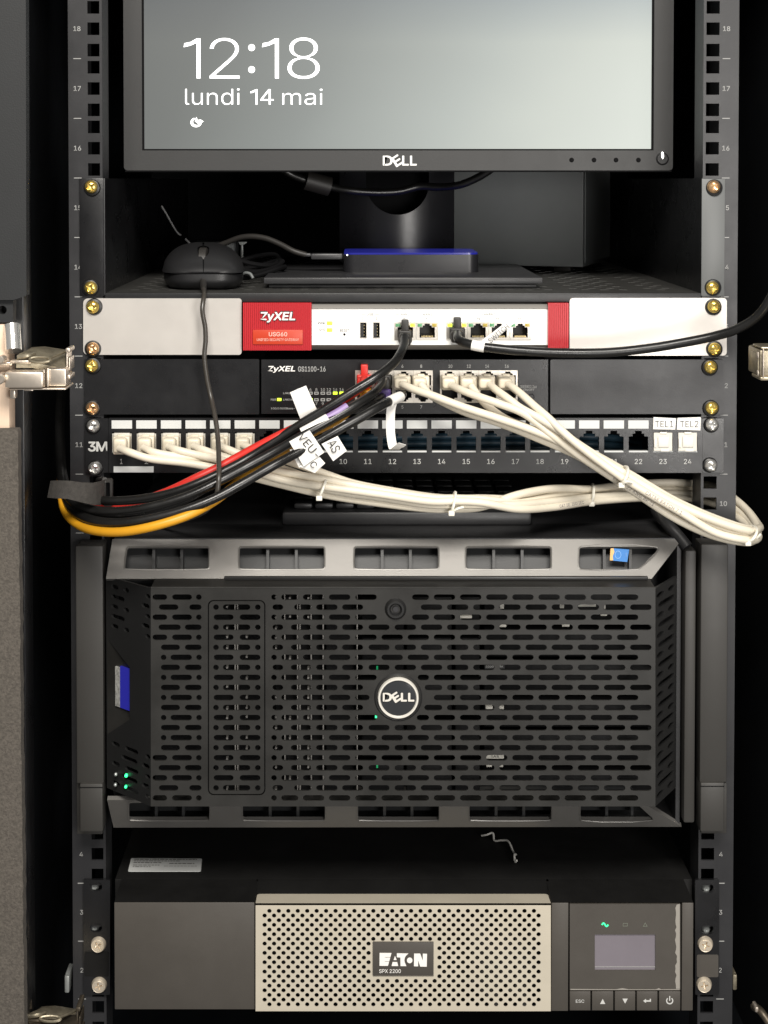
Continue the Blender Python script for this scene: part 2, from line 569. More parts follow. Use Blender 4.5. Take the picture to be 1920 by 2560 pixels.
def screw(px, py, y, kind, parent, washer=True, wr=0.0063):
    p = P(px, py, y)
    o = bpy.data.objects.new('screw', SCR[kind])
    COL.objects.link(o)
    o.parent = parent
    o.location = p - wl(parent)
    o.location.y -= 0.0018 if washer else 0.0
    o.rotation_euler = (random.uniform(-.06, .06), random.uniform(0, pi), random.uniform(-.06, .06))
    if washer:
        m = MB()
        m.lathe(p.x + random.uniform(-.0006, .0010), p.z + random.uniform(-.0008, .0002), [(0.0042, y - 0.0022), (wr - 0.0006, y - 0.0017), (wr, y - 0.0003), (wr, y + 0.0002)], 28)
        m.build('washer', M_['washer'], parent)
    return o


# ================================================================== THE CABINET
YR = 0.0                                        # front plane of the rails
U = 0.04445
Z16 = P(200, 445, 0).z                          # tick between units 16 and 15


def tickz(n):                                   # lower edge of unit n
    return Z16 - (16 - n) * U


cab = thing('rack_cabinet', 'black rack cabinet with numbered mounting rails around all the equipment', 'cabinet', (0.03, 0.3, ZC - 0.95))
xl, xr = P(-20, 1000, -0.05).x, P(2080, 1000, -0.05).x
zt, zb = P(900, -420, 0).z, P(900, 2900, 0).z
MB().box(xl - 0.02, xl, -0.06, 0.8, zb, zt).build('side_panel', M_['wall'], cab)
MB().box(xr, xr + 0.02, -0.06, 0.8, zb, zt).build('side_panel', M_['wall'], cab)
MB().box(xl, xr, 0.8, 0.82, zb, zt).build('back_panel', M_['wall'], cab)
MB().box(xl - 0.02, xr + 0.02, -0.06, 0.82, zt, zt + 0.02).build('top_panel', M_['wall'], cab)
MB().box(xl - 0.02, xr + 0.02, -0.06, 0.82, zb - 0.02, zb).build('bottom_panel', M_['wall'], cab)

zmid = P(200, 1200, 0).z
XLo, XLs, XLi = P(171, 1000, 0).x + 0.0012, P(190, 1000, 0).x, P(257, 600, 0).x
XLh0, XLh1 = P(220, 400, 0).x, P(250, 400, 0).x
XRi, XRs, XRo = P(1756, 600, 0).x, P(1802, 600, 0).x, P(1842, 900, 0).x
XRh0, XRh1 = P(1764, 400, 0).x, P(1797, 400, 0).x


def rail(xa, xb, h0, h1, outer, sgn):
    holes = []
    for n in range(-2, 21):
        for off in (0.00635, 0.022225, 0.0381):
            zc_ = tickz(n) + U - off
            if zb + 0.02 < zc_ - 0.006 and zc_ + 0.006 < zt - 0.02:
                holes.append(rect(h0, zc_ - 0.0047, h1, zc_ + 0.0047))
    m = MB()
    m.box(xa, h0, 0.0, 0.002, zb + 0.01, zt - 0.01)
    m.box(h1, xb, 0.0, 0.002, zb + 0.01, zt - 0.01)
    zz = sorted([(q[0][1], q[2][1]) for q in holes])
    lo = zb + 0.01
    for a, b in zz + [(zt - 0.01, 0)]:
        m.box(h0, h1, 0.0, 0.002, lo, a)
        lo = b
    # bent-back flange on the outer side, and the inner return
    if sgn < 0:
        m.box(xa - 0.0005, xa + 0.0015, 0.0022, 0.09, zb + 0.01, zt - 0.01)
        m.box(xb - 0.002, xb - 0.0002, 0.0022, 0.03, zb + 0.01, zt - 0.01)
    else:
        m.box(xb - 0.0015, xb + 0.0005, 0.0022, 0.09, zb + 0.01, zt - 0.01)
        m.box(xa + 0.0002, xa + 0.002, 0.0022, 0.03, zb + 0.01, zt - 0.01)
    o = m.build('mounting_rail', M_['rail'], cab)
    for n in range(0, 19):
        z = tickz(n)
        xc = XLs + 0.0022 if sgn < 0 else XRs + 0.0032
        mk = MB()
        mk.box(xc - 0.0028, xc + 0.0029, -0.0003, 0.0001, z - 0.00028, z + 0.00028)
        mk.build('unit_tick', M_['printdim'], o)
        if n > 0:
            vs, fs = glyphs(str(n), 0.012, 0, 1.0)
            sc = 0.0036 / (max(q[1] for q in vs) - min(q[1] for q in vs))
            zb_ = (max(q[1] for q in vs) + min(q[1] for q in vs)) / 2
            x0 = min(q[0] for q in vs)
            x1 = max(q[0] for q in vs)
            zc_ = z + U / 2
            mk = MB()
            mk.add([Vector((xc + ((q[0] - (x0 + x1) / 2) * sc), -0.0003 - q[2], zc_ + (q[1] - zb_) * sc)) for q in vs], fs)
            mk.build('unit_number', M_['printdim'], o)
    return o


rail(XLo, XLi, XLh0, XLh1, XLo, -1)
rail(XRi, XRo, XRh0, XRh1, XRo, 1)

# ================================================================== LEFT DOOR, HINGES
yd = -0.10
door = thing('cabinet_door', 'open cabinet door at the left, lined with grey brown foam, chrome hinge', 'door', P(0, 2560, yd))
m = MB()
m.pplate([(-160, -200), (64, -200), (66, 739), (34, 750), (-160, 752)], [], yd, yd + 0.010)
m.build('upper_lining', M_['doorpanel'], door)
m = MB()
m.pplate([(-160, 753), (33, 751), (32, 806), (-160, 806)], [circ(6, 775, 11, 16)], yd + 0.004, yd + 0.014)
m.build('lining_block', M_['doorpanel'], door)
m = MB()
m.pbox(-160, 811, 23, 1110, yd + 0.004, yd + 0.022, 0.0006)
m.build('board_edge', M_['chip'], door)
# foam lining: a thick block with an uneven cut edge
out = [(-160, 1076)]
yy = 1076
out += [(42, 1074), (46, 1084)]
while yy < 2690:
    yy += 22
    out.append((45 + (yy - 1076) / 1480 * 16 + random.uniform(-1.6, 1.6), yy + 20))
out.append((-160, 2710))
m = MB()
m.pplate(out, [], yd - 0.004, yd + 0.006)
m.build('foam_lining', M_['foam'], door)
m = MB()
m.pbox(-160, -200, 62, 2700, yd + 0.024, yd + 0.05, 0.001)
m.build('door_frame', M_['black'], door)


def hinge(parent, dx, dy, y, sc=1.0, mh_='hinge', mc_='chrome'):
    q = lambda a, b: (dx + a * sc, dy + b * sc)

    def bx(mb, a0, b0, a1, b1, y0, y1, bev=0.0008):
        (p0, q0), (p1, q1) = q(a0, b0), q(a1, b1)
        mb.pbox(p0, q0, p1, q1, y0, y1, bev)
    h = MB()
    bx(h, 11, 929, 108, 971, y - 0.012, y + 0.004, 0.0016)
    bx(h, -60, 905, 30, 914, y - 0.002, y + 0.006)
    bx(h, 24, 901, 78, 909, y - 0.003, y + 0.006)
    h = h.build('hinge', M_[mh_], parent)
    e = MB()
    bx(e, 121, 922, 165, 966, y - 0.006, y + 0.012, 0.0010)
    bx(e, 108, 924, 112, 968, y - 0.008, y + 0.008)
    bx(e, 116, 920, 122, 967, y - 0.008, y + 0.008)
    e.build('link', M_[mh_], h)
    e = MB()
    bx(e, 20, 971, 165, 975, y - 0.010, y + 0.02)
    bx(e, 60, 974, 82, 978, y - 0.008, y + 0.01)
    bx(e, 165, 880, 169, 945, y + 0.004, y + 0.02, 0.0004)
    bx(e, 163, 870, 175, 882, y + 0.002, y + 0.02, 0.001)
    bx(e, 165, 937, 176, 949, y + 0.002, y + 0.02, 0.001)
    bx(e, 171, 894, 175, 926, y + 0.004, y + 0.02, 0.0005)
    e.build('mounting_plate', M_[mh_], h)
    e = MB()
    a = [P(*q(52, 888), y + 0.004), P(*q(78, 868), y + 0.02), P(*q(112, 866), y + 0.03), P(*q(163, 874), y + 0.03)]
    b_ = [P(*q(40, 905), y - 0.002), P(*q(80, 905), y), P(*q(125, 915), y + 0.002), P(*q(164, 921), y + 0.004)]
    V = []
    for i in range(4):
        for j in range(4):
            p = a[i].lerp(b_[i], j / 3)
            p.z += 0.003 * sin(j / 3 * pi)
            V.append(p)
    V += [p - Vector((0, 0, 0.004)) for p in V]
    FS = []
    for i in range(3):
        for j in range(3):
            k = i * 4 + j
            FS += [(k, k + 4, k + 5, k + 1), (k + 16, k + 17, k + 21, k + 20)]
    per = [0, 1, 2, 3, 7, 11, 15, 14, 13, 12, 8, 4]
    for i in range(12):
        FS.append((per[i], per[(i + 1) % 12], per[(i + 1) % 12] + 16, per[i] + 16))
    e.add(V, FS)
    ring = [P(*q(100 + 26 * cos(a), 899 + 7 * sin(a)), y - 0.0035 - 0.002 * sin(a)) for a in [2 * pi * k / 12 for k in range(13)]]
    e.tube(ring, 0.0010, 8, 4)
    e.tube([P(*q(118, 897), y - 0.003), P(*q(140, 888), y + 0.004), P(*q(164, 878), y + 0.012)], 0.0011, 8, 4)
    e.tube([P(*q(44, 893), y - 0.002), P(*q(70, 889), y - 0.002), P(*q(86, 884), y + 0.004)], 0.0016, 8, 4)
    e.build('greased_arm', M_['grease'], h)
    e = MB()
    c = P(*q(30, 845), y + 0.008)
    p0, p1 = P(*q(30, 814), y + 0.012), P(*q(34, 878), y + 0.004)
    e.tube([p0, p0.lerp(p1, .1), p0.lerp(p1, .5), p0.lerp(p1, .9), p1], 0.0058, 16, 6)
    e.build('hinge_cup', M_[mc_], h)
    e = MB()
    c = P(*q(0, 900), y - 0.013)
    e.cyl(c.x, c.z, 0.0026, y - 0.013, y - 0.004, 20, bev=0.0006)
    c = P(*q(-2, 948), y - 0.015)
    e.cyl(c.x, c.z, 0.0036, y - 0.016, y - 0.004, 20, bev=0.0008)
    e.build('adjusting_screw', M_[mh_], h)
    e = MB()
    bx(e, 24, 974, 38, 998, y + 0.004, y + 0.012, 0.001)
    e.build('dowel', M_[mh_], h)
    return h


hinge(door, 0, 0, -0.106)
lower = hinge(door, 26, 1648, -0.072, 1.0, 'darksteel', 'darksteel')

hr = thing('door_hinge', 'steel hinge end poking in at the right edge beside the white device ear', 'hinge', P(1905, 950, -0.09))
m = MB()
m.pbox(1899, 874, 1990, 942, -0.092, -0.06, 0.0016)
m.pbox(1894, 884, 1899, 934, -0.09, -0.07, 0.0006)
m.pbox(1903, 867, 1990, 874, -0.094, -0.07, 0.001)
m.pbox(1901, 942, 1990, 952, -0.094, -0.07, 0.001)
m.build('hinge_body', M_['grease'], hr)
m = MB()
m.pbox(1894, 880, 1898, 896, -0.0935, -0.0905, 0.0006)
m.pbox(1894, 926, 1898, 940, -0.0935, -0.0905, 0.0006)
m.pbox(1907, 872, 1911, 946, -0.0945, -0.0922, 0.0006)
m.build('rivet', M_['hinge'], hr)
hr2 = thing('door_hinge', 'dark steel hinge end at the bottom right corner of the photo', 'hinge', P(1905, 2560, -0.08))
m = MB()
a = [P(1885, 2516, -0.07), P(1903, 2530, -0.08), P(1925, 2560, -0.085), P(1960, 2600, -0.085)]
m.tube(a, 0.0028, 10, 6)
m.build('hinge_body', M_['darksteel'], hr2)
m = MB()
m.pbox(1888, 2518, 1897, 2532, -0.081, -0.072, 0.001)
m.build('rivet', M_['hinge'], hr2)

# cage nuts seen at the rails' outer sides
for (a, b, c, d, lab) in ((161, 2440, 173, 2483, 'pale metal cage nut clip beside the left rail near the bottom'), (1832, 2437, 1843, 2476, 'shiny cage nut clip beside the right rail near the bottom')):
    cn = MB().pbox(a, b, c, d, 0.001, 0.02, 0.001)
    cn.pbox(a + 2, b - 6, c - 3, b, 0.004, 0.02, 0.0008)
    o = cn.build('cage_nut', M_['gasket'] if a < 500 else M_['grease'])
    tag(o, lab, 'cage nut')

# ================================================================== SHELF
sh = thing('rack_shelf', 'black vented two-unit rack shelf carrying the monitor and the mouse', 'shelf', P(1000, 738, 0.2))
zf = P(900, 733, 0).z                            # shelf floor height
xsl, xsr = P(262, 700, 0).x, P(1752, 700, 0).x
ysb = 0.56
# perforated floor
holes = []
y = 0.035
row = 0
while y < ysb - 0.03:
    x = xsl + 0.012 + (0.007 if row % 2 else 0)
    while x + 0.011 < xsr - 0.008:
        if (int((x - xsl) / 0.0145) % 4) != 3:
            holes.append([(x + 0.0025, y - 0.003), (x + 0.0085, y - 0.003), (x + 0.011, y), (x + 0.0085, y + 0.003), (x + 0.0025, y + 0.003), (x, y)])
        x += 0.0145
    y += 0.017
    row += 1
m = MB()
m.plate(rect(xsl, 0.001, xsr, ysb), holes, zf, zf - 0.0015, fmap=lambda u, v, w_: Vector((u, v, w_)))
m.build('floor', M_['shelf'], sh)
m = MB()
m.box(xsl, xsr, -0.0015, 0.001, zf - 0.0065, zf + 0.0002, 0.0004)
m.build('front_lip', M_['darkplastic'], sh)
zst = P(900, 446, 0).z
m = MB()
m.box(xsl - 0.0015, xsl, -0.0005, ysb, zf - 0.002, zst, 0)
m.build('side_wall', M_['black'], sh)
m = MB()
m.box(xsr, xsr + 0.0015, -0.0005, ysb, zf - 0.002, zst, 0)
m.build('side_wall', M_['black'], sh)
m = MB()
m.pbox(199, 446, 259, 740, -0.0022, -0.0002, 0.0003)
m.build('mounting_flange', M_['black'], sh)
m = MB()
m.pbox(1754, 447, 1812, 740, -0.0022, -0.0002, 0.0003)
m.build('mounting_flange', mat('flange_with_reflection', (0.12, 0.125, 0.125), 0.45, bump=0.1, scale=1300), sh)  # black flange, its colour lightened to stand in for a reflection
ee = MB().pbox(258.5, 446, 262.5, 738, -0.003, -0.0004, 0.0003)
ee.build('folded_edge', M_['rail'], sh)
for a, b, k in ((229, 467, 'gold'), (228, 719, 'gold'), (1783, 467, 'copper'), (1780, 719, 'gold')):
    screw(a, b, -0.0022, k, sh)

# ================================================================== MONITOR
ym = 0.084
mon = thing('computer_monitor', 'dark grey monitor showing a grey lock screen with clock, standing on the shelf', 'monitor', P(1000, 722, 0.14))
zmt = P(990, -345, ym).z
m = MB()
oa, ob = P(310, 426, ym), P(1682, 426, ym)
ia, ib = P(355.5, 376, ym), P(1634, 376, ym)
m.plate(rrect(oa.x, oa.z, ob.x, zmt, 0.003), [rect(ia.x, ia.z, ib.x, zmt - 0.0135)], ym, ym + 0.012)
m.box(oa.x, ob.x, ym + 0.012, ym + 0.024, oa.z + 0.0006, zmt, 0.002)
m.build('bezel', M_['bezel'], mon)
m = MB().box(oa.x + 0.0008, ob.x - 0.0008, ym + 0.001, ym + 0.02, oa.z - 0.0012, oa.z + 0.0002)
m.build('bezel_seam', M_['void'], mon)
m = MB().box(oa.x + 0.06, ob.x - 0.06, ym + 0.024, ym + 0.05, oa.z + 0.03, zmt - 0.03, 0.006)
m.build('rear_shell', M_['darkplastic'], mon)
m = MB()
m.plate(rect(ia.x + 0.0002, ia.z + 0.0002, ib.x - 0.0002, zmt - 0.0137), [rect(ia.x + 0.0015, ia.z + 0.0012, ib.x - 0.0016, zmt - 0.015)], ym + 0.0012, ym + 0.003)
m.build('panel_frame', M_['void'], mon)
m = MB().box(ia.x + 0.0003, ib.x - 0.0003, ym + 0.0024, ym + 0.006, ia.z + 0.0003, zmt - 0.0138)
scr = m.build('screen', M_['screen'], mon, smooth=0)
ys = ym + 0.0018
m = MB()
for x_ in (459, 655):
    m.poly([(x_, 118), (x_ + 2, 108), (x_ + 17, 105), (x_ + 33, 96), (x_ + 42, 96), (x_ + 42, 196), (x_ + 32.5, 196), (x_ + 32.5, 107), (x_ + 17, 114)], ys, ys + 0.0002)
m.text('2', 524, 95, 599, 196, ys, off=-0.012)
m.text('8', 719, 94, 799, 197, ys, off=-0.012)
m.pplate(circ(629, 119, 8.5, 16), [], ys, ys + 0.0002)
m.pplate(circ(629, 174, 8.5, 16), [], ys, ys + 0.0002)
m.text('lundi', 463, 221, 599, 262, ys, off=-0.008)
m.poly([(626, 233), (626, 229), (634, 226), (639.5, 223), (643.5, 223), (643.5, 261.5), (639, 261.5), (639, 228.5), (632, 232)], ys, ys + 0.0002)
m.pplate([(671, 223), (676.5, 223), (676.5, 248), (684, 248), (684, 251.5), (676.5, 251.5), (676.5, 261.5), (672, 261.5), (672, 251.5), (651, 251.5), (651, 248.5)], [[(672, 228.5), (672, 248), (656.5, 248)]], ys, ys + 0.0002)
m.text('mai', 706, 222, 806, 262, ys, off=-0.008)
# little weather / notification glyph
out_ = [(490 + 14 * cos(a), 306 + 12 * sin(a)) for a in [radians(-10 + 260 * k / 20) for k in range(21)]]
in_ = [(492 + 9.5 * cos(a), 304.5 + 8 * sin(a)) for a in [radians(250 - 250 * k / 16) for k in range(17)]]
m.poly(out_ + in_, ys, ys + 0.0002)
m.poly([(487, 303), (491, 292), (494, 300), (502, 299), (509, 304), (501, 308), (495, 309)], ys - 0.0002, ys)
m.build('lock_screen_clock', M_['whiteglow'], scr)


def dell(mb, x0, y0, x1, y1, y, off=0.05):
    W, H = x1 - x0, y1 - y0
    mb.text('D', x0, y0, x0 + W * 0.29, y1, y, off=off)
    mb.text('E', x0 + W * 0.30, y0 - H * 0.02, x0 + W * 0.54, y1 + H * 0.04, y - 0.0001, off=off, rot=33)
    mb.text('L', x0 + W * 0.57, y0, x0 + W * 0.765, y1, y, off=off)
    mb.text('L', x0 + W * 0.80, y0, x1, y1, y, off=off)


m = MB()
dell(m, 957, 389, 1042, 414, ym - 0.0003)
m.build('maker_logo', mat('logo_white', (0.85, 0.85, 0.83), 0.4), mon)
for px in (1429, 1485, 1540, 1596):
    c = P(px, 400, ym)
    m = MB().lathe(c.x, c.z, [(0.0, ym - 0.0006), (0.0012, ym - 0.0006), (0.0013, ym - 0.0002), (0.0019, ym - 0.0002), (0.0019, ym + 0.001)], 18)
    m.build('button', M_['void'], mon)
c = P(1656, 397, ym)
m = MB().lathe(c.x, c.z, [(0, ym - 0.0011), (0.0040, ym - 0.0011), (0.0048, ym - 0.0004), (0.0052, ym - 0.0001), (0.0052, ym + 0.001)], 28)
pb = m.build('power_button', M_['darkplastic'], mon)
m = MB().pplate([(1653.5, 382), (1656, 379), (1659, 382), (1660, 392), (1657, 398), (1654, 393)], [], ym - 0.0016, ym - 0.001)
m.build('power_light', M_['ledwhite'], pb)
# stand column: convex sheet with a round cable hole
yc = 0.205
cl, cr = P(848, 600, yc).x, P(1139, 600, yc).x
hc = P(994, 458, yc)
hrd = P(1073, 458, yc).x - hc.x
zc0, zc1 = P(900, 690, yc).z + 0.012, P(900, 380, yc).z
m = MB()
N = 72
cx = (cl + cr) / 2
half = (cr - cl) / 2


def colp(x, z, b=0.0): return Vector((x, yc + 0.020 * ((x - cx) / half) ** 2 + b, z))


def strip(z0f, z1f, xs):
    V, FS = [], []
    K = 8
    for x in xs:
        for k in range(K + 1):
            z = z0f(x) + (z1f(x) - z0f(x)) * k / K
            V.append(colp(x, z))
    n = len(xs)
    for i in range(n - 1):
        for k in range(K):
            FS.append((i * (K + 1) + k, i * (K + 1) + k + 1, (i + 1) * (K + 1) + k + 1, (i + 1) * (K + 1) + k))
    # thickness
    b0 = len(V)
    V += [q + Vector((0, 0.006, 0)) for q in V]
    FS += [tuple(i + b0 for i in reversed(f)) for f in FS]
    K1 = K + 1
    for i in range(n - 1):
        for k in (0, K):
            FS.append((i * K1 + k, (i + 1) * K1 + k, (i + 1) * K1 + k + b0, i * K1 + k + b0))
    for i in (0, n - 1):
        for k in range(K):
            FS.append((i * K1 + k, i * K1 + k + 1, i * K1 + k + 1 + b0, i * K1 + k + b0))
    m.add(V, FS)


arc = lambda x: math.sqrt(max(0, hrd ** 2 - (x - hc.x) ** 2))
strip(lambda x: zc0, lambda x: zc1, [cl + (hc.x - hrd - cl) * i / 12 for i in range(13)])
strip(lambda x: zc0, lambda x: zc1, [hc.x + hrd + (cr - hc.x - hrd) * i / 12 for i in range(13)])
xs = [hc.x - hrd * cos(pi * i / 48) for i in range(49)]
strip(lambda x: zc0, lambda x: hc.z - arc(x), xs)
m.build('stand_column', M_['satin'], mon)
# rear half of the stand seen through the hole
m = MB().box(cl + 0.012, cr - 0.012, yc + 0.035, yc + 0.06, zc0, zc1)
m.build('stand_back', M_['void'], mon)
# base plate: two layers
a, b = P(659, 694, 0.05), P(1357, 694, 0.05)
zb1 = a.z
zb2 = P(900, 710, 0.05).z
m = MB().box(a.x, b.x, 0.05, 0.243, zb2, zb1, 0.0008)
m.build('base_plate', M_['base'], mon)
a, b = P(672, 711, 0.053), P(1342, 711, 0.053)
m = MB().box(a.x, b.x, 0.053, 0.24, zf + 0.0004, zb2 - 0.0003, 0.0006)
m.build('base_foot', M_['darkplastic'], mon)

# monitor leads
vc = thing('video_cable', 'black monitor lead with a ferrite bead hanging below the screen', 'cable', P(780, 460, 0.17))
y2 = 0.17
m = MB().tube([P(690, 400, 0.16), P(715, 428, 0.16), P(760, 449, 0.165), P(820, 466, y2), P(880, 477, y2), P(950, 481, 0.175), P(1000, 478, 0.178), P(1050, 466, 0.18), P(1095, 468, 0.175), P(1150, 462, 0.165), P(1190, 446, 0.16), P(1225, 425, 0.155), P(1245, 405, 0.15)], 0.0034, 12, 10)
m.build('cord', M_['cableblack'], vc)
p0, p1 = P(763, 450, 0.165), P(825, 467, y2)
m = MB().tube([p0, p0.lerp(p1, 0.06), p0.lerp(p1, 0.94), p1], 0.0084, 18, 4, rfun=lambda t: 1.0 if 0.03 < t < 0.97 else 0.55)
m.build('ferrite_bead', M_['rubber'], vc)

# ================================================================== EXTERNAL DRIVE ON THE MONITOR BASE
ye = 0.117
ed = thing('external_drive', 'small black external drive with glossy blue top resting on the monitor base', 'hard drive', P(1028, 683, ye + 0.03))
a, b = P(858, 632, ye), P(1198, 681.5, ye)
m = MB()
ol = rrect(a.x, ye, b.x, ye + 0.078, 0.009, 8)
m.plate(ol, [], b.z, a.z - 0.0016, fmap=lambda u, v, w_: Vector((u, v, w_)))
m.build('body', M_['satin'], ed)
m = MB()
ol = rrect(a.x + 0.0006, ye + 0.0006, b.x - 0.0006, ye + 0.0774, 0.0086, 8)
m.plate(ol, [], a.z - 0.0015, a.z, fmap=lambda u, v, w_: Vector((u, v, w_)))
m.build('top_cover', M_['drivetop'], ed)
c = P(865, 636, ye - 0.0004)
m = MB().cyl(P(868, 638, ye).x, P(868, 638, ye).z, 0.0006, ye + 0.0015, ye + 0.004, 10)
m.build('activity_light', M_['ledwhite'], ed)
uc = thing('usb_cable', 'black cord arching from the external drive to behind the mouse', 'cable', P(640, 600, 0.14))
m = MB().tube([P(765, 637, 0.13), P(735, 628, 0.13), P(700, 610, 0.135), P(665, 596, 0.14), P(630, 591, 0.145), P(600, 594, 0.15), P(570, 605, 0.155), P(540, 618, 0.16), P(515, 640, 0.165), P(510, 660, 0.17)], 0.0024, 12, 10)
m.build('cord', M_['rubber'], uc)
m = MB().pbox(777, 634, 857, 649, 0.128, 0.140, 0.0012)
m.pbox(760, 633, 778, 642, 0.1285, 0.136, 0.0012)
m.build('connector', M_['base'], uc)

# ================================================================== GREY STEEL BOX BEHIND
zgb = zf + 0.006
ca, cb = Vector((0.2025, 0.238, zgb)), Vector((0.2435, 0.353, zgb))
u_ = (cb - ca).normalized()
v_ = Vector((-u_.y, u_.x, 0))
gb = thing('desktop_computer', 'plain grey steel computer case standing turned on the shelf behind the monitor', 'computer', (ca.x - 0.05, ca.y + 0.1, zf))
Mx = Matrix(((v_.x, u_.x, 0, ca.x), (v_.y, u_.y, 0, ca.y), (0, 0, 1, zgb), (0, 0, 0, 1)))
m = MB().box(0.0012, 0.235, 0, 0.122, 0, 0.175, 0.0012, M=Mx)
m.build('case', M_['greybox'], gb)
m = MB().box(-0.0006, 0.0006, 0.003, 0.122, 0.004, 0.175, 0, M=Mx)
m.build('side_cover', M_['greybox'], gb)
for i, j in ((0.025, 0.03), (0.2, 0.03), (0.025, 0.1), (0.2, 0.1)):
    m = MB().box(i - 0.008, i + 0.008, j - 0.008, j + 0.008, zf - zgb, 0.0, 0.001, M=Mx)
    m.build('foot', M_['rubber'], gb)

# ================================================================== MOUSE
mc = P(507, 729, 0.026)
mo = thing('computer_mouse', 'black corded mouse on the shelf, its cord hanging over the front edge', 'mouse', (mc.x, 0.085, zf))
Lm, Wm = 0.112, 0.0328
mcx = lambda yy: (508 - PPX) / F * (D + yy)


def mw(t): return Wm * (0.90 + 0.10 * sin(pi * min(1, t * 1.15))) * (1 - abs(2 * t - 1) ** 7) ** 0.35


def seam(x, t): return 0.0120 + 0.0012 * (1 - (x / Wm) ** 2)


def mh(t): return 0.0120 + 0.0225 * (max(0, 1 - abs((t - 0.56) / 0.56) ** 2.2)) ** 0.62 if t < 0.56 else 0.0120 + 0.0225 * max(0, 1 - ((t - 0.56) / 0.44) ** 2.4) ** 0.7


def wheel_gap(t): return 0.014 + 0.13 * max(0, 1 - abs((t - 0.235) / 0.115) ** 4) if abs(t - 0.235) < 0.115 else 0.014


def mshell(x0, x1, lift=0.0, tmin=0.0, tmax=1.0):
    V, FS = [], []
    nx, nt_ = 16, 34
    for j in range(nt_ + 1):
        s_ = tmin + (tmax - tmin) * j / nt_
        t = 0.5 - 0.5 * cos(pi * s_)
        t = min(max(t, 0.0005), 0.9995)
        wv = mw(t)
        for i in range(nx + 1):
            g_ = wheel_gap(t)
            xa_, xb_ = (x0, min(x1, -g_)) if x1 < 0 else ((max(x0, g_), x1) if x0 > 0 else (x0, x1))
            f = xa_ + (xb_ - xa_) * i / nx
            x = f * wv
            se = seam(x, t) + 0.0008
            z = se + max(0, mh(t) - se) * max(0, 1 - abs(f) ** 2.6) ** 0.55 + lift
            V.append(Vector((mcx(0.026 + t * Lm) + x, 0.026 + t * Lm, zf + z)))
    for j in range(nt_):
        for i in range(nx):
            k = j * (nx + 1) + i
            FS.append((k, k + 1, k + nx + 2, k + nx + 1))
    return V, FS


for x0, x1 in ((-1, -0.02), (0.02, 1)):
    m = MB()
    m.add(*mshell(x0, x1, 0.0, 0.0, 0.62))
    m.build('mouse_button', M_['darkplastic'], mo, smooth=60)
m = MB()
m.add(*mshell(-1, 1, -0.0003, 0.60, 1.0))
m.build('palm_rest', M_['darkplastic'], mo, smooth=60)
m = MB()
m.add(*mshell(-0.99, 0.99, -0.0016))
m.build('inner_shell', M_['void'], mo, smooth=60)
m = MB()
V, FS = [], []
nk, ns = 7, 64
ring = []
for k in range(nk + 1):
    f = k / nk
    z = 0.0006 + 0.0108 * f
    s_ = 0.86 + 0.14 * min(1, f * 1.7) ** 0.55
    for i in range(ns):
        a = 2 * pi * i / ns
        t = 0.5 - 0.5 * cos(a) if False else 0.5 + 0.5 * math.copysign(abs(sin(a)) ** 0.55, sin(a))
        x = math.copysign(abs(cos(a)) ** 0.55, cos(a)) * Wm * 0.97 * (0.93 + 0.07 * sin(pi * t))
        zz = z if k < nk else seam(x, t) - 0.0006
        yy_ = 0.026 + Lm / 2 + (t - 0.5) * Lm * s_
        V.append(Vector((mcx(yy_) + x * s_, yy_, zf + zz)))
for k in range(nk):
    for i in range(ns):
        i2 = (i + 1) % ns
        FS.append((k * ns + i, k * ns + i2, (k + 1) * ns + i2, (k + 1) * ns + i))
FS.append(tuple(range(ns)))
m.add(V, FS)
m.build('lower_body', M_['darkplastic'], mo, smooth=60)
# wheel: a disc on the x axis
m = MB()
V, FS = [], []
cy, czw, R = 0.026 + 0.0255, zf + 0.0195, 0.0125
for i in range(28):
    a = 2 * pi * i / 28
    for x, r in ((-0.0034, R * 0.86), (-0.0026, R), (0.0026, R), (0.0034, R * 0.86)):
        V.append(Vector((mcx(cy) + x, cy + r * cos(a), czw + r * sin(a))))
for i in range(28):
    j = (i + 1) % 28
    for k in range(3): FS.append((i * 4 + k, i * 4 + k + 1, j * 4 + k + 1, j * 4 + k))
FS.append(tuple(i * 4 for i in range(28)))
FS.append(tuple(i * 4 + 3 for i in reversed(range(28))))
m.add(V, FS)
m.build('scroll_wheel', M_['rubber'], mo)
m = MB()
m.tube([P(507, 702, 0.034), P(508, 708, 0.022), P(509, 722, 0.004), P(510, 740, -0.010), P(506, 775, -0.016), P(513, 820, -0.016), P(514, 850, -0.017), P(511, 890, -0.018), P(518, 950, -0.02), P(529, 1000, -0.024), P(539, 1050, -0.040), P(545, 1100, -0.062), P(547, 1150, -0.078), P(547, 1200, -0.090), P(541, 1240, -0.090), P(526, 1265, -0.07), P(500, 1285, -0.04), P(450, 1303, -0.01), P(400, 1310, 0.02), P(380, 1300, 0.05)], 0.0018, 10, 10)
m.build('mouse_cord', M_['mousecable'], mo)
m = MB()
m.tube([P(507, 701, 0.036), P(508, 706, 0.024), P(508.5, 716, 0.012), P(509, 724, 0.003)], 0.0030, 12, 6, rfun=lambda t: 1 - 0.3 * t)
m.build('strain_relief', M_['rubber'], mo)

